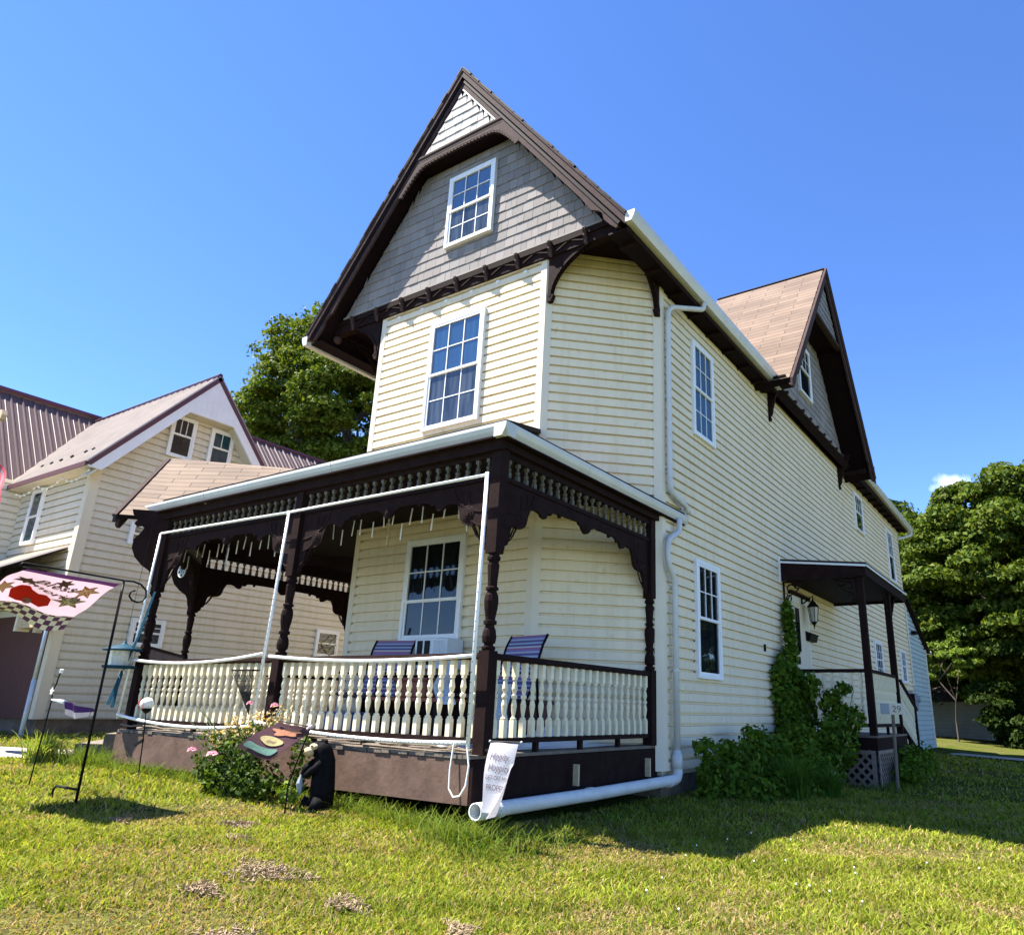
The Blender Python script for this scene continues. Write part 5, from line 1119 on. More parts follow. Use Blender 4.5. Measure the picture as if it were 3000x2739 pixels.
archgrass(1.0, 2.35, 260, .35, .65, 'smaller clump of ornamental grass near the climbing vine', 4, (.04, .11, .012), (.11, .19, .03))
archgrass(-5.75, -3.35, 260, .25, .60, 'bent straw-tipped grass clump at the left porch corner', 5, (.14, .24, .03), (.34, .34, .10))
# rose bush
g = np.random.default_rng(21); z0 = -.18
C, D = blobs([(-2.40, -3.28, -.02, .36, .16, .17, 900), (-2.0, -3.30, -.04, .28, .15, .16, 620), (-2.70, -3.28, .05, .22, .14, .13, 330), (-2.3, -3.28, .17, .40, .14, .12, 430), (-2.15, -3.26, .33, .34, .12, .10, 170), (-1.72, -3.12, .1, .10, .10, .22, 150), (-2.55, -3.3, .26, .30, .12, .08, 130)], 22)
rb = thing('rose_bush', (-2.3, -3.3, z0), 'bushy pink rose bush in front of the porch skirt', 'rose bush')
leaves('foliage', C, D, .045, (.018, .050, .006), (.085, .125, .016), 'leaf', rb, 23, origin=(-2.3, -3.3, z0))
C, D = blobs([(-2.2, -3.28, .40, .44, .14, .12, 210), (-2.55, -3.3, .28, .30, .14, .10, 130), (-1.95, -3.28, .46, .2, .10, .10, 70)], 24)
leaves('dried_bloom', C, D, .028, (.42, .28, .12), (.62, .45, .30), 'leaf', rb, 25, origin=(-2.3, -3.3, z0))
b = MB(); rg = random.Random(3)
for i in range(46):
    a = rg.uniform(0, 6.28); x1, y1, z1 = -2.3+rg.uniform(-.65, .6), -3.3+rg.uniform(-.22, .15), rg.uniform(.1, .62); b.tube([(-2.3+rg.uniform(-.25, .25), -3.28, z0), (-2.3+(x1+2.3)*.5, -3.29, z0+(z1-z0)*.6), (x1, y1, z1)], [.007, .005, .002], 4)
b.build('cane', M['stem'], rb)
for (x, y, z, r) in ((-2.75, -3.45, .17, .045), (-2.36, -3.50, .16, .055), (-2.18, -3.35, .56, .035), (-1.84, -3.35, .55, .04)):
    b = MB()
    for k in range(16):
        a = k*2.4; q = r*(.25+.75*k/16); c = Vector((x, y, z)); n = Vector((math.cos(a)*.7, math.sin(a)*.7-.4, .8)).normalized(); s_ = n.orthogonal().normalized(); t_ = n.cross(s_); p = c+Vector((math.cos(a), math.sin(a), 0))*q*.6+Z_*(.02-.02*k/16)
        b.face([p+s_*q*.55, p+t_*q*.5+n*.008, p-s_*q*.55, p-t_*q*.5+n*.01])
    b.build('rose_bloom', M['flower'], rb)
C, D = blobs([(-1.62, -3.25, -.08, .10, .08, .10, 60), (-1.50, -3.35, -.10, .08, .08, .06, 40)], 31)
plant('weed', (-1.6, -3.28, -.2), 'bright green weed sprouting beside the love flag stake', 'weed', C, D, .045, (.07, .14, .012), (.14, .20, .03), 32, [[(-1.6, -3.28, -.2), (-1.62, -3.25, .02)]])
# weed growing in the far gutter
C, D = blobs([(.33, 10.6, 6.22, .06, .12, .10, 26), (.33, 10.9, 6.38, .05, .08, .06, 14)], 33)
plant('gutter_weed', (.33, 10.7, 6.0), 'spindly weed sprouting from the far gutter', 'weed', C, D, .09, (.10, .04, .03), (.10, .12, .04), 34, [[(.33, 10.6, 6.0), (.33, 10.8, 6.4)]])
# clover heads
for i in range(26):
    rg = random.Random(50+i); x, y = rg.uniform(1.2, 3.6), rg.uniform(-3.3, -1.2)
    if i > 18: x, y = rg.uniform(1.5, 4), rg.uniform(-4.6, -3)
    b = MB(); z = float(zg(x, y)); b.ball((x, y, z+.06), .006, 6, 4); o = b.build('clover_bloom', M['clover'], None); b = MB(); b.tube([(x, y, z), (x, y, z+.065)], .0015, 3); b.build('stem', M['stem'], o)
    tag(o, 'white clover bloom standing in the lawn right of the porch', 'clover', 'white clover blooms in the lawn')
# ================================================================== PORCH THINGS
def rope(pts, r, n, label, dots=.05, m='rope', dm='black'):
    t = MB(); t.tube(pts, r, 10); o = t.build(n, M[m], None, smooth=True); tag(o, label, 'rope light', 'white rope lights strung along the porch front')
    d = MB(); L = 0; P = [Vector(p) for p in pts]
    for i in range(len(P)-1):
        seg = P[i+1]-P[i]; l = seg.length; s = (dots-L % dots) % dots
        u = seg.normalized(); side = u.cross(Vector((0, -1, 0))); side = side.normalized() if side.length > .1 else X_
        while s < l: d.ball(P[i]+u*s-Y_*r*.86, r*.36, 5, 3); s += dots
        L += l
    q_ = d.build('bulb_row', M[dm], o); q_['kind'] = 'stuff'; return o
RYY = -2.935
def cat(A, B, sag, k=16): return [(A[0]+(B[0]-A[0])*i/k, A[1]+(B[1]-A[1])*i/k, A[2]+(B[2]-A[2])*i/k-4*sag*(i/k)*(1-i/k)) for i in range(k+1)]
rope([(-.09, RYY, 2.41), (-.095, RYY, 1.4), (-.09, RYY-.01, .30)], .016, 'rope_light', 'white vertical light tube on the right corner porch post', .075)
rope([(-2.66, RYY, 2.40), (-2.685, RYY, 1.4), (-2.73, RYY, .36)], .015, 'rope_light', 'white vertical light tube on the middle porch post', .055)
rope([(-5.06, RYY, 2.42), (-5.10, RYY, 1.5), (-5.17, RYY, .36)], .015, 'rope_light', 'white vertical light tube on the left porch post', .055)
rope([(-.09, RYY, 2.39), (-2.64, RYY, 2.385)], .013, 'rope_light', 'upper light tube across the right bay of the porch front', .035, dm='rope')
rope([(-2.66, RYY, 2.385), (-5.05, RYY, 2.42)], .013, 'rope_light', 'upper light tube across the left bay of the porch front', .035, dm='rope')
rope(cat((-.12, RYY, .955), (-2.62, RYY, .985), .04), .0155, 'rope_light', 'sagging light tube over the right front railing', .045, dm='rope')
rope(cat((-2.74, RYY, 1.01), (-5.12, RYY, .985), .06), .0155, 'rope_light', 'sagging light tube over the left front railing', .045, dm='rope')
rope(cat((-.10, RYY, .335), (-2.70, RYY, .40), .045), .0155, 'rope_light', 'light tube along the bottom of the right front railing', .045, dm='black')
rope(cat((-2.74, RYY, .36), (-5.18, RYY, .40), .06), .0155, 'rope_light', 'light tube along the bottom of the left front railing', .045, dm='rope')
b = MB(); b.tube([(-.225, RYY-.01, .33), (-.228, RYY-.03, .15), (-.215, RYY-.04, .02), (-.17, RYY-.04, -.03), (-.11, RYY-.04, -.02), (-.06, RYY-.04, .05), (-.05, RYY-.03, .18), (-.09, RYY-.02, .32)], .006, 6)
tag(b.build('power_cord', M['rope'], None), 'loose white power cord looping down over the porch skirt', 'cord')
for (x0, x1, n, sd, lab) in ((-2.55, -.45, 15, 1, 'row of white icicle lights hanging in the right bay of the porch'), (-5.35, -2.85, 18, 2, 'row of white icicle lights hanging in the left bay of the porch')):
    rg = random.Random(sd); t = thing('icicle_lights', ((x0+x1)/2, -2.5, 2.35), lab, 'icicle lights', 'icicle lights under the porch ceiling'); first = None
    for k in range(n):
        x = x0+(x1-x0)*(k+.5)/n+rg.uniform(-.03, .03); z = 2.40-.07*rg.random()-(.10 if k % 3 == 1 else 0); tl = rg.uniform(-.02, .02)
        b = MB(); b.tube([(x, -2.5, z), (x+tl, -2.5, z-.16)], .006, 6); b.build('icicle_tube', M['rope'], t)
# air conditioner
ac = thing('air_conditioner', (-2.3, -1.1, .96), 'white window air conditioner below the porch window sash', 'air conditioner')
b = MB(); b.box(-2.40, -1.92, -1.30, -1.04, .96, 1.285); b.build('casing', M['acw'], ac, bevel=.01)
b = MB()
for i in range(2): b.box(-2.36+.11*i, -2.28+.11*i, -1.306, -1.301, 1.0, 1.26)
b.build('vent', M['black'], ac)
b = MB()
for i in range(9): b.box(-2.12+.022*i, -2.108+.022*i, -1.307, -1.301, 1.0, 1.26)
b.build('grille', M['acw'], ac)
b = MB(); b.box(-2.90, -2.405, -1.055, -1.045, .99, 1.28); b.build('side_panel', M['acpanel'], ac); b = MB(); b.box(-2.92, -2.4, -1.06, -1.043, 1.28, 1.30); b.box(-2.925, -2.90, -1.06, -1.043, .97, 1.28); b.build('side_panel_frame', M['acw'], ac)
# striped sling chairs
def chair(x, y, rz, label):
    t = bpy.data.objects.new('patio_chair', None); COL.objects.link(t); t.location = (x, y, DZ); WP[t.name] = Vector((0, 0, 0)); tag(t, label, 'chair', 'striped sling chairs on the front porch')
    W_ = .26; b = MB(); prof = [(-.24, .44), (-.05, .40), (.16, .40), (.22, .48), (.28, .70), (.36, .92), (.42, 1.02)]
    for s in (-1, 1):
        b2 = MB(); b2.tube([(s*W_, p[0], p[1]) for p in prof], .013, 8); b2.build('side_rail', M['black'], t, smooth=True)
        b2 = MB(); b2.tube([(s*(W_+.02), -.26, 0), (s*(W_+.02), -.24, .58), (s*(W_+.03), -.15, .64), (s*(W_+.03), .22, .64), (s*(W_+.02), .28, .60), (s*(W_+.02), .34, 0)], .013, 8); b2.build('arm_leg_frame', M['black'], t, smooth=True)
    L = 0; pv = None; fb = MB(); K = len(prof)
    for i in range(K-1):
        l = math.dist(prof[i], prof[i+1]); v0, v1 = L, L+l; L += l
        fb.quad((-W_, prof[i][0], prof[i][1]), (W_, prof[i][0], prof[i][1]), (W_, prof[i+1][0], prof[i+1][1]), (-W_, prof[i+1][0], prof[i+1][1]), [(0, v0), (1, v0), (1, v1), (0, v1)])
    o = fb.build('sling', M['sling'], t); md = o.modifiers.new('s', 'SOLIDIFY'); md.thickness = .006
    t.rotation_euler = (0, 0, rz); return t
chair(-2.60, -1.72, R(12), 'striped sling chair left of the air conditioner'); chair(-.86, -1.75, R(-10), 'striped sling chair behind the right corner post')
# low table with things behind the railing
tb = thing('porch_table', (-1.55, -2.0, DZ), 'dark low table behind the front railing', 'table')
b = MB(); b.box(-2.0, -1.1, -2.25, -1.75, .62, .65); b.build('table_top', M['red'], tb)
for (x, y) in ((-1.96, -2.2), (-1.14, -2.2), (-1.96, -1.8), (-1.14, -1.8)):
    b = MB(); b.box(x-.02, x+.02, y-.02, y+.02, DZ, .62); b.build('leg', M['black'], tb)
b = MB(); b.box(-1.75, -1.35, -2.15, -1.9, .652, .80); b.box(-1.77, -1.33, -2.17, -1.88, .80, .83); tag(b.build('red_cooler', M['red'], None, bevel=.01), 'dark red cooler standing on the porch table', 'cooler')
b = MB(); b.prism((-2.75, -2.15, DZ), X_, Z_, Y_, [(0, 0), (.40, 0), (.44, .22), (-.04, .22)], 0, .3); b.prism((-2.79, -2.17, DZ+.22), X_, Z_, Y_, [(-.01, 0), (.49, 0), (.49, .03), (-.01, .03)], 0, .34)
tag(b.build('blue_tub', M['bluep'], None), 'blue plastic tub on the porch floor beside the middle post', 'tub')
def cloth(name, O, w, d, h, m, label, catg, seed, freq=9, vertical=False):
    rg = random.Random(seed); n = 22; b = MB(); ph = [rg.uniform(0, 6) for _ in range(6)]
    def f(i, j):
        s, t = i/n, j/n; e = min(s, 1-s, t, 1-t)*4; e = min(1, e)
        z = h*e*(.45+.3*math.sin(s*freq+ph[0]+2*t)+.25*math.sin(t*freq*1.3+ph[1]-3*s)+.15*math.sin((s+t)*freq*2+ph[2]))
        x = w*(s-.5)+.04*math.sin(t*7+ph[3]); y = d*(t-.5)+.04*math.sin(s*8+ph[4])
        return Vector(O)+(Vector((x, y, max(.004, z))) if not vertical else Vector((x*(1-.3*t), -.05+z*.3, d*t)))
    for i in range(n):
        for j in range(n): b.quad(f(i, j), f(i+1, j), f(i+1, j+1), f(i, j+1))
    o = b.build(name, M[m], None); md = o.modifiers.new('s', 'SOLIDIFY'); md.thickness = .004
    return tag(o, label, catg)
cloth('plastic_tarp', (-.62, -1.35, DZ+.004), .75, 1.9, .16, 'tarp', 'crumpled white plastic sheet on the porch floor at the right', 'tarp', 3)
cloth('plastic_bag', (-.55, -2.05, DZ+.01), .40, .52, .3, 'clothb', 'pale blue plastic bag leaning behind the right railing', 'bag', 4, vertical=True)
cloth('towel', (-1.02, -2.2, DZ+.35), .22, .35, .2, 'clothb', 'pale blue towel hanging by the table', 'towel', 6, vertical=True)
b = MB(); b.box(-3.0, -1.25, -1.45, -1.05, DZ, .86); b.box(-3.03, -1.22, -1.47, -1.03, .86, .89)
tag(b.build('storage_bench', M['brown'], None, bevel=.01), 'long dark storage bench against the wall under the porch window', 'storage bench')
b = MB(); b.box(-1.1, -.72, -1.25, -1.0, DZ, .62); b.box(-1.12, -.70, -1.27, -.98, .62, .66); tag(b.build('dark_crate', M['maroon'], None, bevel=.01), 'dark wooden crate on the porch beside the storage bench', 'crate')
# wooden gate across the angled corner
gt = thing('porch_gate', ((LP1+LP2)/2+Z_*DZ), 'dark red-brown board gate across the angled porch corner', 'gate')
d = (LP1-LP2).normalized(); nn = Vector((-c45, -c45, 0)); b = MB()
for i in range(12): b.lbox(LP2, d, Z_, nn, .10+.155*i, .248+.155*i, DZ+.05, 1.12, -.012, .012)
b.build('boards', M['maroon'], gt); b = MB(); b.lbox(LP2, d, Z_, nn, .08, 1.98, 1.12, 1.15, -.03, .03); b.build('top_rail', M['brown'], gt)
# hanging bits
b = MB(); b.tube([(-1.92, -2.3, 2.75), (-1.91, -2.3, 2.40)], .003, 4); b.lathe((-1.91, -2.3, 2.40), -Z_, [(0, .01), (.01, .03), (.02, .01), (.07, .008), (.08, .025), (.10, .02), (.12, .008), (.18, .008), (.2, .026), (.22, .01), (.28, .008), (.30, .02), (.31, .004)], 8)
tag(b.build('wind_chime', M['woodl'], None), 'cream shell wind chime hanging in front of the porch wall', 'wind chime')
ch = MB()
for k in range(16):
    z = 2.74-.042*k; u = X_ if k % 2 else Y_
    ch.tube([Vector((-4.69, -2.3, z))+u*.012*math.cos(a)+Z_*.024*math.sin(a) for a in [i*math.pi/4 for i in range(9)]], .0035, 4)
tag(ch.build('hanging_chain', M['flagpole'], None), 'steel chain hanging from the porch ceiling', 'chain')
so = MB(); c = Vector((-6.2, -2.0, 2.22))
so.tube([c+X_*.085*math.cos(a)+Z_*.085*math.sin(a) for a in [i*math.pi/12 for i in range(25)]], .009, 6)
for k in range(5): a0, a1 = math.pi/2+k*4*math.pi/5, math.pi/2+(k+1)*4*math.pi/5; so.tube([c+X_*.08*math.cos(a0)+Z_*.08*math.sin(a0), c+X_*.08*math.cos(a1)+Z_*.08*math.sin(a1)], .007, 5)
so.tube([c+Z_*.085, c+Z_*.5], .002, 4); tag(so.build('star_ornament', M['flagpole'], None), 'round metal star ornament hanging near the angled porch corner', 'ornament')
# wire corner basket hanging on the left railing
wb = MB(); T = [(-3.13, -2.97, .86), (-2.80, -2.97, .86), (-2.80, -2.87, .86)]; ap = (-2.76, -2.96, .46)
wb.tube([T[0], T[1]], .008, 5); wb.tube([T[1], T[2], T[0]], .008, 5)
for i in range(13):
    t = i/12; p = Vector(T[0]).lerp(Vector(T[1]), t); wb.tube([p, Vector(ap)], .0035, 4)
for k in range(1, 7):
    t = k/8; wb.tube([Vector(T[0]).lerp(Vector(ap), t), Vector(T[1]).lerp(Vector(ap), t)], .003, 4)
tag(wb.build('wire_planter', M['black'], None), 'rusty cone-shaped wire planter hung on the left railing', 'planter')
# teal bird feeder and ribbon
fd = thing('bird_feeder', (-5.22, -3.0, .9), 'teal roofed bird feeder hanging at the left porch post', 'bird feeder')
b = MB(); b.lathe((-5.22, -3.0, 1.075), Z_, [(0, .20), (.01, .205), (.03, .17), (.06, .09), (.075, .03), (.10, .02), (.12, .002)], 16); b.build('roof', M['teal'], fd, smooth=True)
b = MB(); b.lathe((-5.22, -3.0, .915), Z_, [(0, .12), (.16, .13)], 12, False); b.build('seed_tube', M['clear'], fd)
b = MB(); b.lathe((-5.22, -3.0, .885), Z_, [(0, .17), (.03, .18)], 12); b.build('tray', M['teal'], fd)
b = MB(); b.tube([(-5.22, -3.0, 1.19), (-5.20, -2.98, 2.6)], .002, 4); b.build('hanging_wire', M['black'], fd)
b = MB()
for k, (P, w) in enumerate((([(-4.83, -2.98, 1.72), (-4.98, -2.98, 1.25), (-5.14, -2.98, .95)], .025), ([(-5.14, -2.985, .95), (-5.22, -2.985, .75), (-5.34, -2.985, .50)], .03), ([(-5.14, -2.99, .95), (-5.20, -2.99, .7), (-5.22, -2.99, .47)], .03))):
    for i in range(2):
        p, q = Vector(P[i]), Vector(P[i+1]); b.quad(p-X_*w, p+X_*w, q+X_*w*1.2, q-X_*w*1.2)
o = b.build('ribbon', M['tealr'], None); o.modifiers.new('s', 'SOLIDIFY').thickness = .004; tag(o, 'faded teal ribbon tied around the left porch post', 'ribbon')
b = MB(); b.tube([(-5.17+.045*math.cos(a), -2.99, .83+.045*math.sin(a)) for a in [i*math.pi/10 for i in range(15)]], .007, 6); tag(b.build('hook_ring', M['rope'], None), 'white curved hook on the left porch post', 'hook')
# ================================================================== YARD THINGS
# garden flag on an iron stand
gf = thing('garden_flag', (-2.607, -4.353, -.17), 'white patriotic garden flag on a black iron stand blown by the wind', 'garden flag')
fd_ = Vector((-.178, .984, 0)); O = Vector((-2.607, -4.353, 0))
b = MB(); hook = [(-.77, 1.448), (-.785, 1.462), (-.77, 1.478), (0, 1.478), (.08, 1.484), (.15, 1.47), (.205, 1.43), (.215, 1.38), (.19, 1.34), (.15, 1.325), (.10, 1.335), (.07, 1.365), (.075, 1.40), (.11, 1.415)]
b.tube([O+fd_*s+Z_*z for s, z in hook], .0075, 7); b.tube([O+fd_*-.77+Z_*1.448, O+fd_*-.60+Z_*1.448], .006, 6)
b.tube([O+Z_*-.2, O+Z_*1.478], .010, 8); b.tube([O+Z_*-.07, O+Vector((-.40, .02, -.075)), O+Vector((-.44, .022, -.10)), O+Vector((-.445, .022, -.24))], .009, 7)
b.build('stand', M['black'], gf, smooth=True)
def gfp(s, t, off=0.0):
    """s 0..1 from pole outward along the bar, t 0..1 down the cloth"""
    p = O+fd_*(-.03-.70*s)+Z_*1.445; wv = .035*math.sin(t*9+s*4)*t+.03*math.sin(s*8+t*3)*t
    return p+Vector((-.86*t, .03*t, -.22*t-.12*t*t+.17*s*t+wv+off))
NS_, NT = 26, 30; b = MB()
for i in range(NS_):
    for j in range(NT):
        t = j/NT; b.cm = 0 if t >= .10 else 1
        if t > .83: b.cm = 2
        b.quad(gfp(i/NS_, t), gfp((i+1)/NS_, t), gfp((i+1)/NS_, (j+1)/NT), gfp(i/NS_, (j+1)/NT), [(i/NS_*.35, t*.5), ((i+1)/NS_*.35, t*.5), ((i+1)/NS_*.35, (j+1)/NT*.5), (i/NS_*.35, (j+1)/NT*.5)])
b.build('cloth', [M['cloth'], M['flagband'], M['gingham']], gf)
def decal(poly, m, name, off=.004, uv=1.0):
    b = MB(); c = (sum(p[0] for p in poly)/len(poly), sum(p[1] for p in poly)/len(poly)); k = len(poly); rings = 4
    for i in range(k):
        p, q = poly[i], poly[(i+1) % k]
        for r_ in range(rings):
            a0, a1 = r_/rings, (r_+1)/rings; f = lambda pt, a: (c[0]+(pt[0]-c[0])*a, c[1]+(pt[1]-c[1])*a)
            Ps = [f(p, a0), f(p, a1), f(q, a1), f(q, a0)]
            for sg in (1, -1):
                V = [gfp(x, y, off*sg) for x, y in Ps]
                b.face(V if sg > 0 else V[::-1], [(x*.35, y*.5) for x, y in Ps])
    return b.build(name, M[m], gf)
def star(cx, cy, r, a0=0, k=6, inn=.45): return [(cx+(r if i % 2 == 0 else r*inn)*math.cos(a0+i*math.pi/k)*1.15, cy+(r if i % 2 == 0 else r*inn)*math.sin(a0+i*math.pi/k)) for i in range(2*k)]
decal(star(.26, .52, .16, .4), 'ginghamd', 'star_print'); decal(star(.20, .30, .13, .1), 'ginghamr', 'star_print'); decal(star(.80, .40, .12, .6), 'printd', 'star_print'); decal(star(.50, .20, .09, .2), 'printd', 'star_print'); decal(star(.93, .62, .10, .9), 'printp', 'star_print')
decal([(.38, .72), (.42, .60), (.50, .56), (.56, .62), (.64, .60), (.70, .54), (.78, .58), (.84, .66), (.80, .76), (.70, .80), (.55, .78), (.45, .79)], 'flagred', 'red_truck_print')
decal([(.60+.05*math.cos(a), .77+.04*math.sin(a)) for a in [i*math.pi/5 for i in range(10)]], 'cloth', 'wheel_print', .007)
for (txt, sz, cx, cy) in (('Bless', .24, .55, .33), ('America', .24, .55, .49)):
    V, F = text_verts(txt, sz, shear=.3); b = MB(); b.mesh([gfp(cx-x*.9, cy-y*.62, -.006) for x, y, z in V], F); b.mesh([gfp(cx-x*.9, cy-y*.62, .006) for x, y, z in V], F); b.build('lettering', M['printg'], gf)
# purple wind spinner on a thin stake
sp = thing('wind_spinner', (-3.69, -4.245, -.13), 'thin metal stake with a purple and pink windsock', 'wind spinner')
b = MB(); b.tube([(-3.69, -4.245, -.2), (-3.66, -4.245, .2), (-3.637, -4.245, .56), (-3.665, -4.245, .62), (-3.62, -4.245, .68), (-3.61, -4.245, .74), (-3.585, -4.245, .79)], .006, 6); b.build('stake', M['black'], sp)
b = MB(); st = [(-3.655+(.035 if i % 2 == 0 else .016)*math.cos(i*math.pi/5+.3), -4.25, .62+(.035 if i % 2 == 0 else .016)*math.sin(i*math.pi/5+.3)) for i in range(10)]; b.face(st); b.face([(p[0], p[1]-.006, p[2]) for p in st][::-1]); b.build('star', M['clover'], sp)
b = MB(); b.tube([(-3.63, -4.245, .55), (-3.40, -4.245, .535)], [.008, .018], 6); b.tube([(-3.585, -4.245, .77), (-3.58, -4.245, .80)], .014, 6); b.build('arm', M['clover'], sp)
b = MB()
for i in range(14):
    t0, t1 = i/14, (i+1)/14
    def pr(t, w): return Vector((-3.40+.50*t, -4.245+.03*math.sin(t*9)+.03*w, .54-.05*t-w*(.115*math.sin(math.pi*(.35+.6*t)))))
    b.cm = 0; b.quad(pr(t0, 0), pr(t1, 0), pr(t1, .55), pr(t0, .55)); b.cm = 1; b.quad(pr(t0, .55), pr(t1, .55), pr(t1, 1), pr(t0, 1))
o = b.build('windsock', [M['purple'], M['pinkn']], sp); o.modifiers.new('s', 'SOLIDIFY').thickness = .003
b = MB(); b.tube([(-2.90, -4.245, .49), (-2.85, -4.245, .485)], .003, 4); b.tube([(-2.90, -4.245, .49), (-2.93, -4.245, .44)], .002, 4); b.build('tail_wire', M['black'], sp)
# birdhouse on a galvanised pole
bh = thing('birdhouse', (-9.9, -1.99, -.06), 'weathered wooden birdhouse on a tall grey pole', 'birdhouse')
b = MB(); b.tube([(-9.98, -1.95, -.2), (-9.99, -1.95, .8)], .034, 10); b.tube([(-9.99, -1.95, .8), (-10.0, -1.95, 1.9)], .028, 10); b.build('pole', M['flagpole'], bh, smooth=True)
b = MB(); b.box(-10.70, -10.12, -2.10, -1.93, 1.60, 1.83); b.box(-10.20, -10.08, -2.06, -1.97, 1.52, 1.60); b.build('box_body', M['woodl'], bh); b = MB(); b.box(-10.76, -10.08, -2.14, -1.90, 1.83, 1.86); b.build('roof', M['wood'], bh); b = MB(); b.box(-10.78, -10.70, -2.12, -1.92, 1.56, 1.84); b.build('front_board', M['cboard'], bh)
# baseball on a stake
bb = thing('ball_stake', (-3.92, -3.2, -.14), 'baseball shaped garden ball on a thin stake', 'garden stake')
b = MB(); b.ball((-4.11, -3.2, .525), .062, 18, 12); b.build('ball', M['clover'], bb, smooth=True)
b = MB()
for s in (-1, 1): b.tube([(-4.11+s*.03+s*.018*math.cos(a), -3.2-.061*math.cos(a*.55), .525+.05*math.sin(a)) for a in [(-1.2+2.4*i/10) for i in range(11)]], .003, 4)
b.build('stitching', M['flagred'], bb)
b = MB(); b.lathe((-4.095, -3.2, .465), Z_, [(-.03, .006), (-.015, .03), (.0, .045), (.02, .05)], 10); b.tube([(-4.095, -3.2, .45), (-4.05, -3.2, .2), (-4.0, -3.2, -.2)], .006, 6); b.build('stake', M['black'], bb)
b = MB(); b.lbox((-4.17, -3.22, .14), Vector((1, 0, .35)).normalized(), Vector((-.35, 0, 1)).normalized(), Y_, 0, .15, -.012, .012, 0, .02); tag(b.build('solar_light_arm', M['black'], None), 'small black solar light bar in front of the skirt at the left', 'solar light')
# love flag
lf = thing('love_flag', (-1.36, -3.475, -.2), 'small burgundy felt yard flag with a green bone shape and the word love', 'garden flag')
def sc_(x, z, y=-3.475, y0=-3.239):
    t = (y-CAM.y)/(y0-CAM.y); return Vector((CAM.x+(x-CAM.x)*t, y, CAM.z+(z-CAM.z)*t))
TLp, TRp, BRp, BLp = sc_(-1.924, .428), sc_(-1.50, .372), sc_(-1.80, .165), sc_(-2.50, .185)
# cloth: bar runs from the tip at right to the top; hangs blown to the left
def lfp(s, t, off=0): # s across, t down
    a = TRp.lerp(TLp, s); c = Vector((-1.86, -3.475, .118)).lerp(Vector((-2.19, -3.475, .20)), s) if False else sc_(-1.924, .125).lerp(sc_(-2.471, .192), s)
    p = a.lerp(c, t); return p+Vector((0, -off+.02*math.sin(t*5+s*2), .008*math.sin(s*6+t*3)))
b = MB(); n = 14
for i in range(n):
    for j in range(n): b.quad(lfp(i/n, j/n), lfp((i+1)/n, j/n), lfp((i+1)/n, (j+1)/n), lfp(i/n, (j+1)/n))
o = b.build('cloth', M['loveb'], lf); o.modifiers.new('s', 'SOLIDIFY').thickness = .003
def ldec(poly, m, name, off=.006):
    b = MB(); c = (sum(p[0] for p in poly)/len(poly), sum(p[1] for p in poly)/len(poly)); k = len(poly)
    for i in range(k):
        p, q = poly[i], poly[(i+1) % k]; f = lambda pt, a: (c[0]+(pt[0]-c[0])*a, c[1]+(pt[1]-c[1])*a)
        b.face([lfp(*c, off), lfp(*f(p, .5), off), lfp(*f(q, .5), off)]); b.quad(lfp(*f(p, .5), off), lfp(*p, off), lfp(*q, off), lfp(*f(q, .5), off))
    b.build(name, M[m], lf)
def blob2(cx, cy, rx_, ry_, lob, a0=0, k=28): return [(cx+rx_*(1+.22*math.cos(lob*(i*2*math.pi/k)+a0))*math.cos(i*2*math.pi/k), cy+ry_*(1+.22*math.cos(lob*(i*2*math.pi/k)+a0))*math.sin(i*2*math.pi/k)) for i in range(k)]
bone = [(-.0+.16*math.cos(a)*1.0, .0) for a in (0,)]
bn = []
for i in range(40):
    a = i*2*math.pi/40; bn.append((.50+.42*math.cos(a), .78+(.07+.13*abs(math.cos(a))**3)*math.sin(a)*1.2))
ldec(bn, 'loveg', 'bone_shape'); ldec(blob2(.50, .50, .27, .12, 2, 1.2), 'lovet', 'heart_shape'); ldec(blob2(.48, .21, .34, .11, 5, .4), 'loveo', 'paw_shape')
V, F = text_verts('love', .13, shear=.2); b = MB(); b.mesh([lfp(.50-x*1.0, .535-y*.9, .010) for x, y, z in V], F); b.build('lettering', M['loveb'], lf)
b = MB(); q = sc_(-1.50, .40); b.tube([(-1.36, -3.475, -.25), (-1.365, -3.475, .0), (q.x+.0, -3.475, q.z)], .006, 6); b.tube([q, sc_(-1.93, .435)], .005, 6); b.build('stake', M['black'], lf)
b = MB(); b.ball(q, .016, 8, 6); b.ball(sc_(-1.53, .385), .012, 8, 6); b.build('finial', M['pinkn'], lf)
# carved bear
br_ = thing('carved_bear', (-1.36, -3.2, -.2), 'black carved wooden bear statue standing by the rose bush', 'statue'); bx, by = -1.38, -3.16
b = MB(); b.tube([(bx+.03, by, -.2), (bx+.02, by, -.05), (bx+.01, by, .06), (bx+.01, by-.005, .15), (bx+.0, by-.015, .21), (bx-.01, by-.03, .25), (bx-.02, by-.04, .285)], [.088, .092, .088, .082, .072, .068, .035], 14)
b.ball((bx-.035, by-.045, .235), .062, 12, 8); b.ball((bx+.015, by-.02, .292), .020, 8, 6); b.ball((bx-.05, by-.0, .29), .018, 8, 6)
b.tube([(bx-.04, by-.05, .14), (bx-.085, by-.10, .09), (bx-.10, by-.11, .03)], [.035, .03, .022], 8); b.tube([(bx+.05, by-.06, .14), (bx+.0, by-.11, .08), (bx-.05, by-.12, .04)], [.035, .03, .022], 8)
b.tube([(bx-.04, by-.06, -.12), (bx-.06, by-.09, -.20)], [.05, .045], 8); b.tube([(bx+.07, by-.06, -.12), (bx+.07, by-.10, -.20)], [.05, .045], 8); b.build('body', M['bearm'], br_, smooth=True)
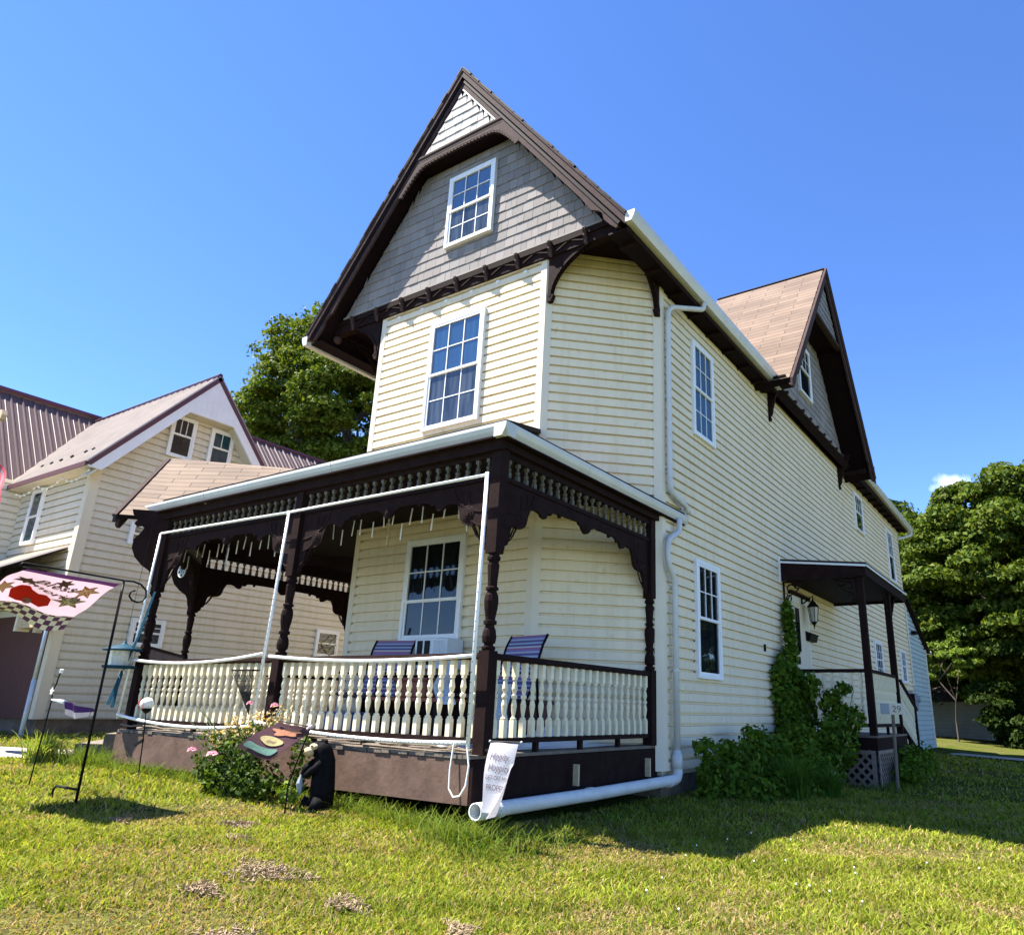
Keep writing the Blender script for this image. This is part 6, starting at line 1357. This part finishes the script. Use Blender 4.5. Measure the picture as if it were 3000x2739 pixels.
b = MB(); b.ball((bx-.06, by-.105, .218), .046, 12, 8, (1, 1.1, .8)); b.ball((bx-.035, by-.085, .252), .040, 10, 8, (1.1, .9, .7)); b.build('muzzle', M['woodl'], br_, smooth=True); b = MB(); b.ball((bx-.075, by-.152, .226), .013, 8, 5); b.build('nose', M['black'], br_)
for ex_ in (-.062, -.022):
    b = MB(); b.ball((bx+ex_, by-.118, .262), .008, 6, 5); b.build('eye', M['black'], br_)
b = MB(); b.tube([(bx-.09, by-.13, .05), (bx-.09, by-.135, -.01), (bx-.085, by-.13, -.07), (bx-.085, by-.125, -.10)], [.008, .024, .018, .004], 8); b.build('fish', M['alum'], br_)
# hippity hoppity banner
hp_ = thing('garden_banner', (.25, -3.05, -.29), 'white vertical garden banner reading Hippity Hoppity at the porch corner', 'garden flag')
def hpp(s, t, off=0):
    a = Vector((.212, -3.05, .352)).lerp(Vector((.462, -3.05, .358)), s); c = Vector((.150, -3.05, -.095)).lerp(Vector((.345, -3.05, -.108)), s); p = a.lerp(c, t)
    cu = max(0, s-1.05+.4*t)**1.5 if t > .3 else 0
    return p+Vector((-.25*cu-.008*math.sin(t*5), -off-.012*math.sin(t*4+s*2)-.55*cu, .004*math.sin(s*5)))
b = MB(); n = 18
for i in range(n):
    for j in range(n): b.quad(hpp(i/n, j/n), hpp((i+1)/n, j/n), hpp((i+1)/n, (j+1)/n), hpp(i/n, (j+1)/n))
M['banner'] = clothmat('white_banner_cloth', (.80, .76, .78), .35); o = b.build('cloth', M['banner'], hp_); o.modifiers.new('s', 'SOLIDIFY').thickness = .002
for (txt, sz, cx, cy, sh_) in (('Hippity', .235, .46, .24, .2), ('Hoppity', .235, .50, .40, .2), ('GET OFF MY', .145, .47, .53, 0), ('PROPER', .20, .46, .68, 0)):
    V, F = text_verts(txt, sz, shear=sh_); b = MB(); b.mesh([hpp(cx+x*1.0, cy-y*.62, .004) for x, y, z in V], F); b.build('lettering', M['printg'], hp_)
b = MB(); b.tube([(.20, -3.045, .362), (.475, -3.045, .366)], .005, 6); b.tube([(.235, -3.03, -.30), (.24, -3.03, .362)], .005, 6); b.build('stand', M['black'], hp_)
b = MB(); b.ball((.20, -3.045, .362), .010, 8, 6); b.ball((.475, -3.045, .366), .010, 8, 6); b.build('end_knob', M['alum'], hp_)
# number plaque on a post by the side porch
pq = thing('address_plaque', (1.49, 3.97, -.38), 'faded address plaque reading 29 on a wooden stake by the side porch', 'sign')
b = MB(); b.tube([(1.50, 3.99, -.42), (1.53, 4.0, .62)], .022, 8); b.build('stake', M['wood'], pq)
b = MB(); b.lbox((1.385, 3.95, .625), X_, Z_, -Y_, .0, .31, .0, .145, 0, .02); b.build('plate', M['cboard'], pq, bevel=.004)
b = MB(); b.lbox((1.385, 3.95, .625), X_, Z_, -Y_, .005, .12, .005, .14, .021, .024); b.build('solar_panel', M['alum'], pq)
V, F = text_verts('29', .12); b = MB(); b.mesh([Vector((1.385+.215+x, 3.927, .655+y)) for x, y, z in V], F); b.build('lettering', M['wood'], pq)
b = MB(); b.tube([(.75, 3.35, -.35), (.95, 3.75, .25), (1.15, 4.1, .85)], .014, 6); tag(b.build('leaning_stick', M['woodl'], None), 'bare stick leaning in the shrub by the side porch', 'stick')
b = MB(); b.tube([(.95, 3.0, -.38), (.80, 3.35, -.05), (.7, 3.6, .1)], .018, 6); tag(b.build('fallen_branch', M['wood'], None), 'short broken branch lying against the shrub', 'branch')
